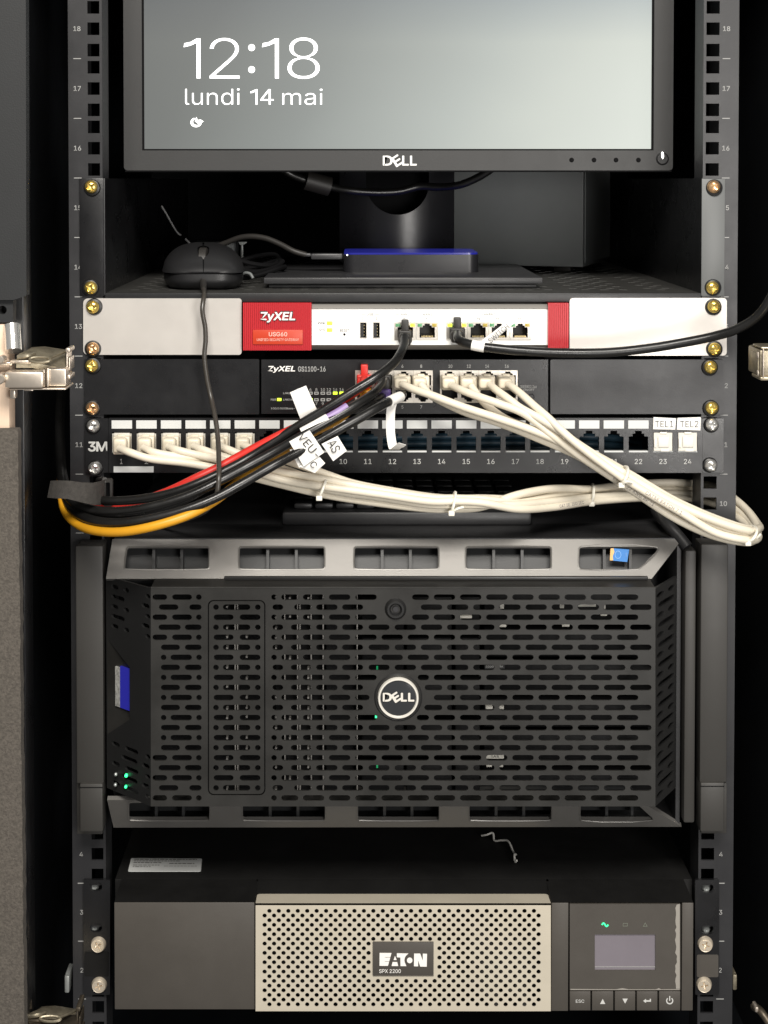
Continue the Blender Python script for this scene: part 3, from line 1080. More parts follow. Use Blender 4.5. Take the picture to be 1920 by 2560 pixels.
# clutter behind the mouse
tl = MB().tube([P(404, 515, 0.20), P(415, 533, 0.20), P(430, 560, 0.20), P(446, 584, 0.2), P(453, 588, 0.2)], 0.0008, 6, 6)
tl.tube([P(463, 597, 0.2), P(473, 607, 0.2), P(480, 620, 0.2)], 0.0010, 6, 6)
tag(tl.build('cable_tie', mat('grey_tie', (0.24, 0.24, 0.24), 0.5)), 'thin pale cable tie tail sticking up behind the mouse', 'cable tie')
pa = thing('power_adapter', 'dark plug adapter with pale edges half hidden behind the mouse', 'adapter', P(580, 650, 0.24))
m = MB().pbox(475, 606, 588, 690, 0.22, 0.26, 0.003)
m.build('adapter_body', M_['greybox'], pa)
m = MB().pbox(602, 606, 608, 646, 0.225, 0.23, 0.0005)
m.pplate([(596, 605), (618, 605), (610, 612), (600, 612)], [], 0.224, 0.228)
m.build('plug_pin', M_['gasket'], pa)
cc = thing('coiled_cord', 'small coil of black cord lying on the shelf beside the mouse', 'cable', P(630, 690, 0.12))
m = MB()
for i in range(3):
    c = P(612 + i * 5, 650 + i * 8, 0.15 - i * 0.012)
    m.tube([c + Vector((0.030 * cos(a), 0.022 * sin(a), 0.004 * sin(a * 2 + i) - 0.002 * i)) for a in [2 * pi * k / 10 for k in range(11)]], 0.0021, 8, 6)
m.build('cord_loops', M_['void'], cc)
m = MB().tube([P(606, 685, 0.10), P(615, 682, 0.098), P(626, 685, 0.096), P(633, 696, 0.094)], 0.0012, 8, 8)
m.build('loose_end', M_['greybox'], cc)

# ================================================================== FIREWALL (white device with red ends)
fw = thing('security_gateway', 'white network security appliance with red ends and silver rack ears', 'network device', P(1000, 886, 0.05))
yw = -0.0024
m = MB()
o = [(208 + 6, 746)] + [(604 - 7 + 7 * sin(a), 746 + 7 - 7 * cos(a)) for a in [pi / 2 * i / 5 for i in range(6)]] + \
    [(604 - 7 + 7 * cos(a), 887 - 7 + 7 * sin(a)) for a in [pi / 2 * i / 5 for i in range(6)]] + \
    [(208 + 12 - 12 * sin(a), 887 - 12 + 12 * cos(a)) for a in [pi / 2 * i / 5 for i in range(6)]] + \
    [(208 + 12 - 12 * cos(a), 746 + 12 - 12 * sin(a)) for a in [pi / 2 * i / 5 for i in range(6)]]
m.pplate(o[1:], [], yw, -0.0003)
m.build('rack_ear', M_['silverwing'], fw)
m = MB()
m.pplate(rrect(1424, 745, 1817, 889, 9), [], yw, -0.0003)
m.build('rack_ear', M_['silverwing'], fw)
yp = -0.004
# body behind
a, b = P(612, 760, 0.012), P(1418, 876, 0.012)
m = MB().box(a.x, b.x, 0.014, 0.2, b.z, a.z)
m.build('chassis', M_['void'], fw)
# front panel with cut-outs
cut = [rect(986, 806, 1040.2, 850), rect(1041, 806, 1095, 850), rect(1116, 806, 1327, 850), rect(900, 806, 916, 845), rect(933, 806, 949.5, 845)]
m = MB()
m.pplate(rect(779.5, 772, 1369.5, 862), cut, yp, yp + 0.004)
m.build('front_panel', M_['whitepanel'], fw)
m = MB()
for (q0, q1, yf0, yf1) in ((757, 771.5, yp + 0.007, yp - 0.001), (862.5, 874, yp - 0.001, yp + 0.007)):
    V = [P(779.5, q0, yf0), P(1369.5, q0, yf0), P(1369.5, q1, yf1), P(779.5, q1, yf1)]
    V += [q + Vector((0, 0.012, 0)) for q in V]
    m.add(V, [(0, 1, 2, 3), (7, 6, 5, 4), (0, 4, 5, 1), (1, 5, 6, 2), (2, 6, 7, 3), (3, 7, 4, 0)])
m.build('trim_strip', M_['greytrim'], fw)


def ribs(x0, x1, y0, y1, n):
    V = []
    m = MB()
    yf = -0.0075
    for i in range(n):
        a0 = x0 + (x1 - x0) * i / n
        a1 = x0 + (x1 - x0) * (i + 0.62) / n
        m.pbox(a0, y0, a1, y1, yf, yf + 0.004)
    m.pbox(x0, y0 + 0.5, x1, y1 - 0.5, yf + 0.0011, 0.01)
    return m


e1 = ribs(607.5, 778.5, 757, 876, 34).build('red_end_cap', M_['red'], fw)
e2 = ribs(1370.5, 1421.5, 757.5, 870, 10).build('red_end_cap', M_['red'], fw)
m = MB()
m.text('ZyXEL', 649, 780, 738, 806, -0.0085, off=0.055, shear=0.15)
m.build('brand_lettering', M_['paper'], e1)
m = MB()
m.text('ZyXEL', 646.5, 777.5, 740.5, 808.5, -0.0081, off=0.085, shear=0.15)
m.build('lettering_outline', M_['ink'], e1)
m = MB().pbox(632, 825, 757, 861, -0.0082, -0.006, 0.0002)
m.build('model_plate', M_['redplate'], e1)
m = MB()
m.text('USG60', 672, 830, 718, 841, -0.0085, off=0.03)
m.text('UNIFIED SECURITY GATEWAY', 642, 846, 747, 852.5, -0.0085, off=0.01)
m.build('model_lettering', M_['pink'], e1)
m = MB()
yt = yp - 0.0002
m.text('PWR', 795, 804, 812, 811, yt, 0.01)
m.text('SYS', 798, 821, 812, 828, yt, 0.01)
m.text('RESET', 850, 822.5, 873, 829.5, yt, 0.01)
for t, a, b, c, d in (('USB', 917, 783, 933, 789), ('1', 905, 793, 907.5, 799), ('2', 939, 793, 943, 799), ('WAN1', 1001, 783, 1022, 789), ('WAN2', 1056, 783, 1080, 789), ('P1', 1009, 794, 1016, 799), ('P2', 1065, 794, 1072, 799), ('LAN/DMZ', 1206, 783, 1238, 789), ('P3', 1139, 794, 1147, 799), ('P4', 1192, 794, 1200, 799), ('P5', 1240, 794, 1248, 799), ('P6', 1295, 794, 1303, 799)):
    m.text(t, a, b, c, d, yt, 0.0)
for a, b in ((903, 914), (937, 949), (988, 998), (1084, 1091)):
    m.pbox(a, 786, b, 786.6, yt, yt + 0.0001)
m.build('panel_lettering', mat('grey_ink', (0.15, 0.15, 0.15), 0.6), fw)
c = P(861, 836, yp)
MB().cyl(c.x, c.z, 0.0009, yp - 0.0002, yp + 0.001, 14).build('reset_hole', M_['void'], fw)
for q in (808, 825):
    m = MB().pbox(817, q - 4.5, 831, q + 4.5, yp - 0.0006, yp + 0.001, 0.0003)
    m.build('status_light', M_['ledlime'], fw)
for x0 in (900, 933):
    m = MB()
    m.pplate(rect(x0 - 0.5, 805.5, x0 + 17, 845.5), [rect(x0 + 1, 807, x0 + 15.5, 844)], yp - 0.0004, yp + 0.006)
    up_ = m.build('usb_port', M_['portmetal'], fw)
    m = MB().pbox(x0 + 1, 809, x0 + 9.5, 842, yp + 0.0004, yp + 0.008)
    m.build('port_tongue', M_['socket'], up_)
    m = MB()
    for k in range(4): m.pbox(x0 + 9.6, 812 + k * 8, x0 + 11, 815 + k * 8, yp + 0.001, yp + 0.004)
    m.build('contacts', M_['contact'], up_)


def rj_open(x0, x1, y0, y1, up=True):
    """stepped RJ45 opening"""
    W, H = x1 - x0, y1 - y0
    p = [(0, 1), (0, 0.26), (0.2, 0.26), (0.2, 0.13), (0.33, 0.13), (0.33, 0), (0.67, 0), (0.67, 0.13), (0.8, 0.13), (0.8, 0.26), (1, 0.26), (1, 1)]
    return [(x0 + a * W, (y0 + b * H) if up else (y1 - b * H)) for a, b in p]


def port(parent, x0, x1, y0, y1, yf, leds=None, up=True, marg=(0.14, 0.06, 0.14), name='network_port', contacts=True):
    W, H = x1 - x0, y1 - y0
    hx0, hx1 = x0 + W * marg[0], x1 - W * marg[0]
    hy0, hy1 = (y0 + H * marg[1], y1 - H * marg[2]) if up else (y0 + H * marg[2], y1 - H * marg[1])
    m = MB()
    m.pplate(rect(x0, y0, x1, y1), [rj_open(hx0, hx1, hy0, hy1, up)], yf - 0.0006, yf + 0.0008)
    o = m.build(name, M_['portmetal'], parent)
    m = MB()
    a, b = P(x0, y0, yf + 0.001), P(x1, y1, yf + 0.001)
    # a real cavity: four walls and a back
    m.plate([(a.x, a.z), (b.x, a.z), (b.x, b.z), (a.x, b.z)], [[(P(q[0], q[1], yf).x, P(q[0], q[1], yf).z) for q in rect(hx0 - 1, hy0 - 1, hx1 + 1, hy1 + 1)]], yf + 0.0009, yf + 0.011)
    m.box(a.x, b.x, yf + 0.0112, yf + 0.012, b.z, a.z)
    m.build('socket', M_['socket'], o)
    if contacts:
        m = MB()
        for k in range(8):
            cx_ = hx0 + (hx1 - hx0) * (0.16 + 0.68 * k / 7)
            if up: m.pbox(cx_ - 0.9, hy1 - 5, cx_ + 0.9, hy1 - 1, yf + 0.002, yf + 0.009)
            else: m.pbox(cx_ - 0.9, hy0 + 1, cx_ + 0.9, hy0 + 5, yf + 0.002, yf + 0.009)
        m.build('contacts', M_['contact'], o)
    if leds:
        for k, (mm) in enumerate(leds):
            lx = x0 + 2.5 if k == 0 else x1 - 14
            m = MB().pbox(lx, y0 + 2.5, lx + 11.5, y0 + 10.5, yf - 0.001, yf + 0.001, 0.0002)
            m.build('port_light', M_[mm], o)
    return o


off_ = ('ledgreenoff', 'ledyellowoff')
port(fw, 986.5, 1040, 806.5, 850, yp, ('ledgreenoff', 'ledamber'))
port(fw, 1041.5, 1094.5, 806.5, 850, yp, off_)
for i in range(4):
    port(fw, 1116.5 + i * 52.7, 1116.5 + i * 52.7 + 52.2, 806.5, 850, yp, ('ledlime', 'ledamber') if i == 0 else off_)
for a, b, k in ((233, 767, 'gold'), (233, 871, 'copper'), (1783, 766, 'gold'), (1785, 872, 'gold')):
    screw(a, b, yw, k, fw)

# ================================================================== SWITCH
sw = thing('network_switch', 'black sixteen-port network switch between plain black rack ears', 'network device', P(1000, 1036, 0.05))
m = MB().pplate(rrect(211, 898, 648, 1036, 3), [], yw, -0.0003)
m.build('rack_ear', M_['black'], sw)
m = MB().pplate(rrect(1376, 899, 1809, 1035, 4), [], yw, -0.0003)
m.build('rack_ear', M_['rail'], sw)  # lighter paint than the left ear, reflected light put into the colour
yq = -0.0030
a, b = P(656, 900, 0.015), P(1367, 1033, 0.015)
MB().box(a.x, b.x, 0.016, 0.18, b.z, a.z).build('chassis', M_['void'], sw)
m = MB()
m.pplate(rect(653.5, 899, 1370, 1034.5), [rect(888, 926, 1081, 1007), rect(1100, 926, 1295, 1007)], yq, yq + 0.003)
m.build('front_panel', M_['black'], sw)
yt = yq - 0.0002
m = MB()
m.text('ZyXEL', 668, 915, 738, 932, yt, off=0.05, shear=0.2)
m.build('brand_lettering', M_['paper'], sw)
m = MB()
m.text('GS1100-16', 745, 916, 814, 929, yt, off=0.03)
m.build('model_lettering', M_['printdim'], sw)
m = MB()
m.text('PWR', 677, 996.5, 690, 1002, yt, 0.02)
m.text('LNK/ACT', 708, 980.5, 741, 986, yt, 0.02)
m.text('LNK/ACT', 708, 996.5, 741, 1002, yt, 0.02)
m.text('100/1000Base-T Ports', 677, 1018.5, 765, 1024, yt, 0.02)
for i, x in enumerate((745, 760, 776, 791, 807, 822, 838, 854)):
    t1, t2 = str(2 * i + 2), str(2 * i + 1)
    w1, w2 = 2.6 * len(t1), 2.6 * len(t2)
    m.text(t1, x - w1, 970.5, x + w1, 977.5, yt, 0.01)
    m.text(t2, x - w2, 1006, x + w2, 1012.5, yt, 0.01)
for i, x in enumerate((1006, 1053, 1126, 1172, 1218, 1267)):
    t = ('6', '8', '10', '12', '14', '16')[i]
    m.text(t, x - 2.4 * len(t), 911.5, x + 2.4 * len(t), 919.5, yt, 0.02)
    t = ('5', '7', '9', '11', '13', '15')[i]
    m.text(t, x - 2.4 * len(t), 1013.5, x + 2.4 * len(t), 1021.5, yt, 0.02)
m.text('IEEE802.3az', 1301, 963, 1342, 970, yt, 0.01)
m.text('ON/OFF', 1308, 971.5, 1336, 978, yt, 0.01)
m.build('panel_lettering', M_['printdim'], sw)
MB().pbox(692.5, 995.5, 703.5, 1002.5, yq - 0.0005, yq + 0.001, 0.0002).build('status_light', M_['ledlime'], sw)
for i, x in enumerate((745, 760, 776, 791, 807, 822, 838, 854)):
    for k, yy in enumerate((983, 999.5)):
        lit = (k == 0 and i >= 6) or (k == 1 and i == 2)
        if lit:
            MB().pbox(x - 5.5, yy - 3.6, x + 5.5, yy + 3.6, yq - 0.0005, yq + 0.001, 0.0002).build('status_light', M_['ledlime'], sw)
        else:
            m = MB().pplate(rrect(x - 5.5, yy - 3.6, x + 5.5, yy + 3.6, 1), [rect(x - 3.3, yy - 1.5, x + 3.3, yy + 1.5)], yq - 0.0003, yq + 0.001)
            m.build('status_light', M_['printdim'], sw)
for bx0, cs in ((888, (911, 958, 1006, 1053)), (1100, (1126, 1172, 1219, 1267))):
    for i, c in enumerate(cs):
        w0 = 48.2
        x0 = bx0 + i * 48.6
        port(sw, x0, x0 + w0, 926, 966.2, yq, None, True, (0.09, 0.07, 0.06))
        port(sw, x0, x0 + w0, 966.6, 1007, yq, None, False, (0.09, 0.07, 0.06))
c = P(1328, 992, yq)
MB().lathe(c.x, c.z, [(0, yq - 0.0010), (0.0018, yq - 0.0010), (0.0022, yq - 0.0004), (0.0026, yq + 0.0005)], 20).build('push_button', M_['darkplastic'], sw)
for a, b, k in ((230.5, 914, 'gold'), (231.5, 1020, 'copper'), (1775, 917, 'gold'), (1778, 1019, 'gold')):
    screw(a, b, yw, k, sw)

# ================================================================== PATCH PANEL
pp = thing('patch_bay', 'black twenty-four port patch panel with white label windows over each port', 'patch panel', P(1000, 1183, 0.03))
pc = lambda n: 304.6 + 61.5 * (n - 1)
yk = -0.0050
m = MB()
holes = [rj_open(pc(n) - 24.5, pc(n) + 24.5, 1077, 1131) if n > 6 else rect(pc(n) - 24.5, 1080, pc(n) + 24.5, 1131) for n in range(1, 25)]
m.pplate(rrect(272, 1045, 1756, 1181.5, 2), holes, yk, yk + 0.0028)
m.pplate(rrect(213, 1046, 271.6, 1181.5, 3), [], yk + 0.0016, yk + 0.0046)
m.pplate(rrect(1756.4, 1046, 1809, 1181.5, 3), [], yk + 0.0016, yk + 0.0046)
m.build('face_plate', M_['black'], pp)
a, b = P(268, 1046, 0), P(1756, 1050, 0)
m = MB().box(a.x, b.x, yk + 0.003, 0.03, a.z - 0.0014, a.z)
c = P(268, 1181, 0)
m.box(a.x, b.x, yk + 0.003, 0.03, c.z, c.z + 0.0014)
m.build('panel_fold', M_['black'], pp)
for n in range(1, 25):
    c = pc(n)
    if n < 23:
        m = MB().pbox(c - 25.5, 1051, c + 25.5, 1071.5, yk - 0.0004, yk + 0.0005)
        m.build('label_window', M_['sticker'], pp)
    else:
        m = MB()
        if n == 23: m.poly([(1634, 1043), (1690, 1046), (1688, 1074), (1633, 1073)], yk - 0.0007, yk + 0.0002)
        else: m.poly([(1694, 1045), (1752, 1043), (1751, 1076), (1692, 1074)], yk - 0.0007, yk + 0.0002)
        lw = m.build('label_window', M_['paper'], pp)
        m = MB()
        m.text('TEL%d' % (n - 22), c - 20 if n == 23 else c - 19, 1052, c + 26 if n == 23 else c + 27, 1068, yk - 0.0009, 0.0)
        m.build('label_lettering', M_['ink'], lw)
    # frame lip at the foot of each opening
    m = MB().pbox(c - 24, 1127.5, c + 24, 1131, yk + 0.0005, yk + 0.004)
    m.build('port_lip', M_['sticker'], pp)
    if n in (23, 24):
        m = MB().pplate(rect(c - 23, 1082, c + 23, 1127), [], yk - 0.0012, yk + 0.01)
        jk = m.build('keystone_jack', M_['ivory'], pp)
        m = MB().pbox(c - 12, 1092, c + 15, 1118, yk - 0.0026, yk - 0.001, 0.0005)
        m.pbox(c - 6, 1122, c + 16, 1129, yk - 0.0020, yk - 0.001, 0.0003)
        m.pbox(c - 22, 1097, c - 16, 1119, yk - 0.0022, yk - 0.001, 0.0003)
        m.pbox(c - 8, 1080, c + 10, 1085, yk - 0.0020, yk - 0.001, 0.0003)
        m.build('jack_shutter', mat('white_jack', (0.74, 0.72, 0.66), 0.35) if n == 23 else bpy.data.materials['white_jack'], jk)
m = MB()
for n in range(1, 25):
    t = str(n)
    m.text(t, pc(n) - 4.6 * len(t), 1147.5, pc(n) + 4.6 * len(t) - (3 if n == 1 else 0), 1160, yk - 0.0002, 0.0)
m.build('port_numbers', M_['print'], pp)
m = MB()
m.text('3M', 220, 1104, 268, 1129, yk + 0.0013, off=0.055, spacing=0.88)
m.build('maker_logo', M_['print'], pp)
m = MB().pbox(284, 1166, 384, 1181, yk - 0.0004, yk + 0.0005)
m.build('blank_label', M_['sticker'], pp)
for a, b, in ((234, 1064), (237, 1170), (1779, 1061), (1776, 1163)):
    screw(a, b, yk + 0.0016, 'silver', pp, wr=0.0058)

# dark blue cables seen through the empty openings
for i, (dz, y) in enumerate(((1094, 0.028), (1112, 0.030), (1124, 0.036))):
    m = MB().tube([P(600, dz + 6, y + 0.05), P(700, dz + 4, y + 0.01), P(900, dz + random.uniform(-3, 3), y), P(1100, dz + random.uniform(-4, 3), y), P(1350, dz - 5, y), P(1520, dz, y + 0.01), P(1600, dz + 8, y + 0.03)], 0.0029, 10, 8)
    lab = ('upper', 'middle', 'lower')[i] + ' dark blue cable behind the empty patch panel ports'
    tag(m.build('network_cable', M_['teal']), lab, 'cable', 'dark cables behind the patch panel')

# ================================================================== CREAM PATCH CABLES (panel 1-6 round the right rail to the switch)


def plug_cream(parent, cx, y0, y1, yf, dx=-3):
    """cream moulded plug; front face towards the viewer"""
    m = MB()
    m.pbox(cx - 21, y0, cx + 21, y1, yf - 0.006, yf + 0.004, 0.0012, 3)
    m.pbox(cx - 18 + dx, y0 + 5, cx + 16 + dx, y1 - 3, yf - 0.014, yf - 0.005, 0.0022, 3)
    m.build('plug', M_['creamboot'], parent)
    m = MB().pbox(cx - 9, y0 - 5, cx + 9, y0 + 3, yf - 0.003, yf + 0.003, 0.0005)
    m.build('plug_latch', M_['creamboot'], parent)


sw_x = (1006, 1053, 1126, 1172, 1218, 1267)
RC = 0.0029
# left run: per-cable vertical positions (photo px) along the bundle, and depth
left = {
    1: [(299, 1121, -.026), (325, 1131, -.034), (372, 1146, -.036), (463, 1157, -.038), (567, 1177, -.040), (690, 1208, -.042), (815, 1237, -.044), (960, 1259, -.046), (1080, 1272, -.047)],
    2: [(359, 1119, -.026), (385, 1131, -.034), (432, 1140, -.034), (520, 1147, -.034), (600, 1160, -.036), (690, 1186, -.040), (815, 1223, -.048), (960, 1245, -.050), (1080, 1262, -.051)],
    3: [(421, 1117, -.026), (446, 1126, -.034), (490, 1137, -.035), (560, 1152, -.041), (640, 1180, -.046), (720, 1203, -.048), (815, 1217, -.052), (960, 1237, -.054), (1080, 1254, -.054)],
    4: [(484, 1116, -.026), (508, 1125, -.034), (545, 1138, -.037), (610, 1158, -.039), (690, 1178, -.043), (760, 1190, -.046), (830, 1203, -.049), (960, 1228, -.050), (1080, 1245, -.050)],
    5: [(546, 1114, -.026), (570, 1124, -.034), (606, 1138, -.036), (660, 1157, -.035), (730, 1180, -.038), (790, 1202, -.041), (850, 1218, -.043), (960, 1240, -.043), (1080, 1256, -.044)],
    6: [(607, 1113, -.026), (632, 1123, -.034), (668, 1136, -.037), (720, 1153, -.038), (780, 1173, -.041), (830, 1191, -.043), (880, 1208, -.044), (970, 1226, -.044), (1080, 1243, -.044)],
}
mid = {   # tie 1140, twist, then into the rack behind the right rail, round the loop and back
    1: [(1140, 1272, -.046), (1200, 1268, -.044), (1290, 1238, -.034), (1380, 1222, -.008), (1475, 1222, .016), (1600, 1209, .030), (1700, 1207, .036), (1790, 1218, .042), (1850, 1258, .030), (1885, 1300, .004)],
    2: [(1140, 1262, -.050), (1200, 1262, -.050), (1290, 1262, -.040), (1380, 1254, -.012), (1475, 1244, .012), (1600, 1236, .028), (1700, 1234, .036), (1790, 1245, .040), (1848, 1280, .028), (1880, 1312, .004)],
    3: [(1140, 1253, -.053), (1200, 1256, -.052), (1290, 1272, -.042), (1380, 1268, -.014), (1475, 1254, .010), (1600, 1245, .026), (1700, 1244, .034), (1790, 1262, .038), (1846, 1296, .022), (1876, 1322, .000)],
    4: [(1140, 1246, -.050), (1200, 1248, -.048), (1290, 1256, -.034), (1380, 1240, -.004), (1475, 1232, .020), (1600, 1226, .034), (1700, 1225, .040), (1790, 1236, .046), (1856, 1274, .032), (1890, 1312, .008)],
    5: [(1140, 1258, -.043), (1200, 1258, -.042), (1290, 1245, -.028), (1380, 1230, .000), (1475, 1226, .022), (1600, 1216, .036), (1700, 1214, .042), (1790, 1227, .048), (1858, 1266, .034), (1893, 1308, .010)],
    6: [(1140, 1247, -.043), (1200, 1246, -.042), (1290, 1249, -.028), (1380, 1250, .000), (1475, 1243, .022), (1600, 1230, .036), (1700, 1230, .042), (1790, 1250, .044), (1850, 1288, .030), (1884, 1320, .006)],
}
# right run from the loop up to the switch; keyed by cable, given loop -> plug
right = {
    1: [(1893, 1334, -.030), (1868, 1338, -.050), (1800, 1321, -.054), (1700, 1272, -.054), (1560, 1190, -.052), (1440, 1124, -.050), (1350, 1083, -.048), (1249, 1047, -.046), (1162, 1019, -.044), (1076, 987, -.038), (1034, 973, -.030), (1006, 961, -.020)],
    2: [(1884, 1340, -.032), (1858, 1341, -.046), (1790, 1326, -.048), (1700, 1287, -.048), (1560, 1205, -.047), (1440, 1137, -.044), (1350, 1098, -.042), (1249, 1058, -.038), (1162, 1030, -.034), (1106, 1004, -.030), (1072, 984, -.026), (1053, 962, -.020)],
    3: [(1882, 1352, -.036), (1850, 1354, -.050), (1780, 1338, -.053), (1690, 1297, -.054), (1560, 1212, -.054), (1450, 1140, -.052), (1380, 1087, -.050), (1310, 1034, -.048), (1250, 1010, -.046), (1195, 991, -.040), (1156, 976, -.032), (1130, 965, -.020)],
    4: [(1890, 1322, -.028), (1860, 1320, -.042), (1790, 1297, -.045), (1690, 1253, -.046), (1560, 1177, -.044), (1450, 1118, -.042), (1380, 1092, -.040), (1310, 1066, -.036), (1262, 1046, -.034), (1225, 1020, -.032), (1200, 996, -.028), (1178, 966, -.020)],
    5: [(1896, 1322, -.030), (1870, 1326, -.054), (1800, 1306, -.060), (1690, 1259, -.060), (1560, 1183, -.058), (1450, 1113, -.056), (1390, 1071, -.054), (1340, 1041, -.050), (1300, 1019, -.044), (1268, 995, -.038), (1242, 976, -.030), (1226, 963, -.020)],
    6: [(1894, 1346, -.034), (1864, 1350, -.056), (1790, 1332, -.060), (1700, 1280, -.062), (1560, 1197, -.062), (1460, 1124, -.060), (1410, 1082, -.058), (1370, 1044, -.052), (1335, 1014, -.044), (1306, 988, -.036), (1286, 972, -.028), (1272, 962, -.020)],
}
names = ['port 1', 'port 2', 'port 3', 'port 4', 'port 5', 'port 6']
words = ['first', 'second', 'third', 'fourth', 'fifth', 'sixth']
cream_paths = {}
for n in range(1, 7):
    c = pc(n)
    t = thing('patch_cable', 'cream network cable plugged in the patch panel above number %d, %s from the left' % (n, words[n - 1]), 'cable', P(c, 1130, -0.02), 'cream patch cables from panel to switch')
    pts = [P(*q) for q in left[n] + mid[n] + right[n]]
    cream_paths[n] = spline(pts, 8)
    m = MB().tube(pts, RC, 12, 8)
    m.build('cord', M_['cream'], t)
    plug_cream(t, c - 2, 1092, 1137, yk - 0.002)
    # pale jack body around the plug
    jm = MB().pplate(rect(c - 24, 1084, c + 24, 1129), [], yk + 0.0004, yk + 0.012)
    jm.pbox(c - 21, 1083, c + 20, 1092, yk - 0.0026, yk + 0.0005, 0.0006)
    jm.build('keystone_jack', M_['ivory'], pp)
    plug_cream(t, sw_x[n - 1], 941, 976, yq - 0.002, dx=-2)


def along(path, txt, s0, size, off=0.0035, flip=False, lift=None, side=0.0):
    """lettering wrapped on a cable: follows the path from arc length s0; stands on the viewer's side of the jacket"""
    L = [0.0]
    for i in range(1, len(path)): L.append(L[-1] + (path[i] - path[i - 1]).length)
    vs, fs = glyphs(txt, 0.0, 0, 1.05)
    k_ = 0.7 / max(0.05, max(q[1] for q in vs))
    vs = [(a * k_, b * k_, c_) for a, b, c_ in vs]
    out = []
    x1 = max(q[0] for q in vs)
    for u, v, _w in vs:
        if flip: u, v = x1 - u, -v + 0.7
        s = s0 + u * size
        i = max(1, min(len(path) - 1, next((k for k in range(len(L)) if L[k] > s), len(L) - 1)))
        f = (s - L[i - 1]) / max(1e-6, L[i] - L[i - 1])
        p = path[i - 1].lerp(path[i], f)
        t = (path[i] - path[i - 1]).normalized()
        to_cam = (Vector((0, -D, ZC)) - p).normalized()
        n_ = (to_cam - t * to_cam.dot(t)).normalized()
        sdir = n_.cross(t)
        if sdir.z < 0: sdir = -sdir
        ang = (v - 0.35) * size / off + side
        out.append(p + n_ * (off * cos(ang)) + sdir * (off * sin(ang)))
    return out, fs


def s_at(path, px):
    """arc length where the path crosses the vertical line over photo column px (first crossing)"""
    s = 0
    for i in range(1, len(path)):
        xa = path[i - 1].x / (path[i - 1].y + D) * F + PPX
        xb = path[i].x / (path[i].y + D) * F + PPX
        if (xa - px) * (xb - px) <= 0 and abs(xa - xb) > 1e-6: return s
        s += (path[i] - path[i - 1]).length
    return 0


pcs = [o for o in COL.objects if o.name.startswith('patch_cable')]
for n, px, tx in ((2, 690, 'FUTP Cat5e 26AWG'), (5, 700, '24 AWG'), (3, 1395, 'CAT.5E  ISO/IEC')):
    m = MB()
    m.add(*along(cream_paths[n], tx, s_at(cream_paths[n], px), 0.0034, RC + 0.00015))
    m.build('jacket_print', (bpy.data.materials.get('grey_violet_ink') or mat('grey_violet_ink', (0.20, 0.18, 0.19), 0.6)), pcs[n - 1])
m = MB()
pth = list(reversed(cream_paths[3]))
m.add(*along(pth, 'E-341 22 AWG/8P Z1', s_at(pth, 1545), 0.0034, RC + 0.00015))
pth = list(reversed(cream_paths[6]))
m.add(*along(pth, 'CAT5E PATCH 7 1', s_at(pth, 1620), 0.0034, RC + 0.00015))
m.build('jacket_print', bpy.data.materials['grey_violet_ink'], pcs[2])


def ring_tie(px, py, y, ang, rx, ry, label, tail=None, mt='tie', rt=0.0011):
    """nylon tie round a bundle: an elongated loop across the cables, a head and a tail"""
    c = P(px, py, y)
    t = thing('cable_tie', label, 'cable tie', c, 'nylon ties on the cream cables')
    ca, sa = cos(radians(ang)), sin(radians(ang))
    ax = Vector((ca, 0, sa))
    pts = []
    for k in range(15):
        a = 2 * pi * k / 14
        pts.append(c + ax * (rx * cos(a)) + Vector((0, ry * sin(a), 0)))
    MB().tube(pts, rt, 6, 6).build('loop', M_[mt], t)
    hp = c + ax * (-rx * 0.72) + Vector((0, -ry * 0.8, 0))
    MB().box(hp.x - 0.0022, hp.x + 0.0022, hp.y - 0.0022, hp.y + 0.001, hp.z - 0.0018, hp.z + 0.0018, 0.0006).build('head', M_[mt], t)
    if tail:
        MB().tube([hp] + [P(*q) for q in tail], rt * 0.9, 6, 6).build('tail', M_[mt], t)


ring_tie(806, 1221, -.047, 68, 0.0078, 0.0100, 'nylon tie on the left cream bundle under the paper flags', None)
ring_tie(1132, 1258, -.048, 76, 0.0080, 0.0090, 'nylon tie on the cream bundle above the server grey trim', [(1144, 1272, -.058), (1158, 1268, -.056)])
ring_tie(1478, 1236, .017, 80, 0.0076, 0.0100, 'nylon tie on the shaded part of the cream bundle inside the rack', None, 'tie')
ring_tie(1556, 1190, -.054, 62, 0.0072, 0.0122, 'nylon tie on the slanting cream bundle below port 21', [(1566, 1204, -.068), (1580, 1206, -.066)])
ring_tie(1872, 1336, -.046, 48, 0.0070, 0.0130, 'nylon tie at the far right bend of the cream loop', [(1868, 1356, -.056), (1884, 1352, -.050), (1901, 1336, -.044)])

# ================================================================== DARK CABLES
RB = 0.0040


def dark(name_label, pts, m_, r=RB, group='coloured and black network cables at the left'):
    t = thing('network_cable', name_label, 'cable', P(*pts[0]), group)
    q = [P(*a) for a in pts]
    MB().tube(q, r, 14, 8).build('cord', M_[m_], t)
    return t, spline(q, 8)


def plug_dark(t, cx, y0, y1, yf, m_, latch=True, wd=19, wx=0):
    m = MB()
    m.pbox(cx - wd, y0, cx + wd, y1, yf - 0.008, yf + 0.003, 0.0012, 3)
    m.pbox(cx - wd + 3 + wx, y0 + 8, cx + wd - 3 + wx, y1 + 8, yf - 0.016, yf - 0.006, 0.0020, 3)
    m.build('plug', M_[m_], t)
    if latch:
        MB().pbox(cx - 9, y0 - 26, cx + 9, y0 + 8, yf - 0.007, yf - 0.001, 0.0008).build('plug_latch', M_[m_], t)


tail_up = lambda y, k: [(152 + k * 3, 1185, y + .022), (148 + k * 2, 1100, y + .06), (150 + k * 2, 1000, y + .12), (168, 920, y + .19), (230, 880, y + .25)]
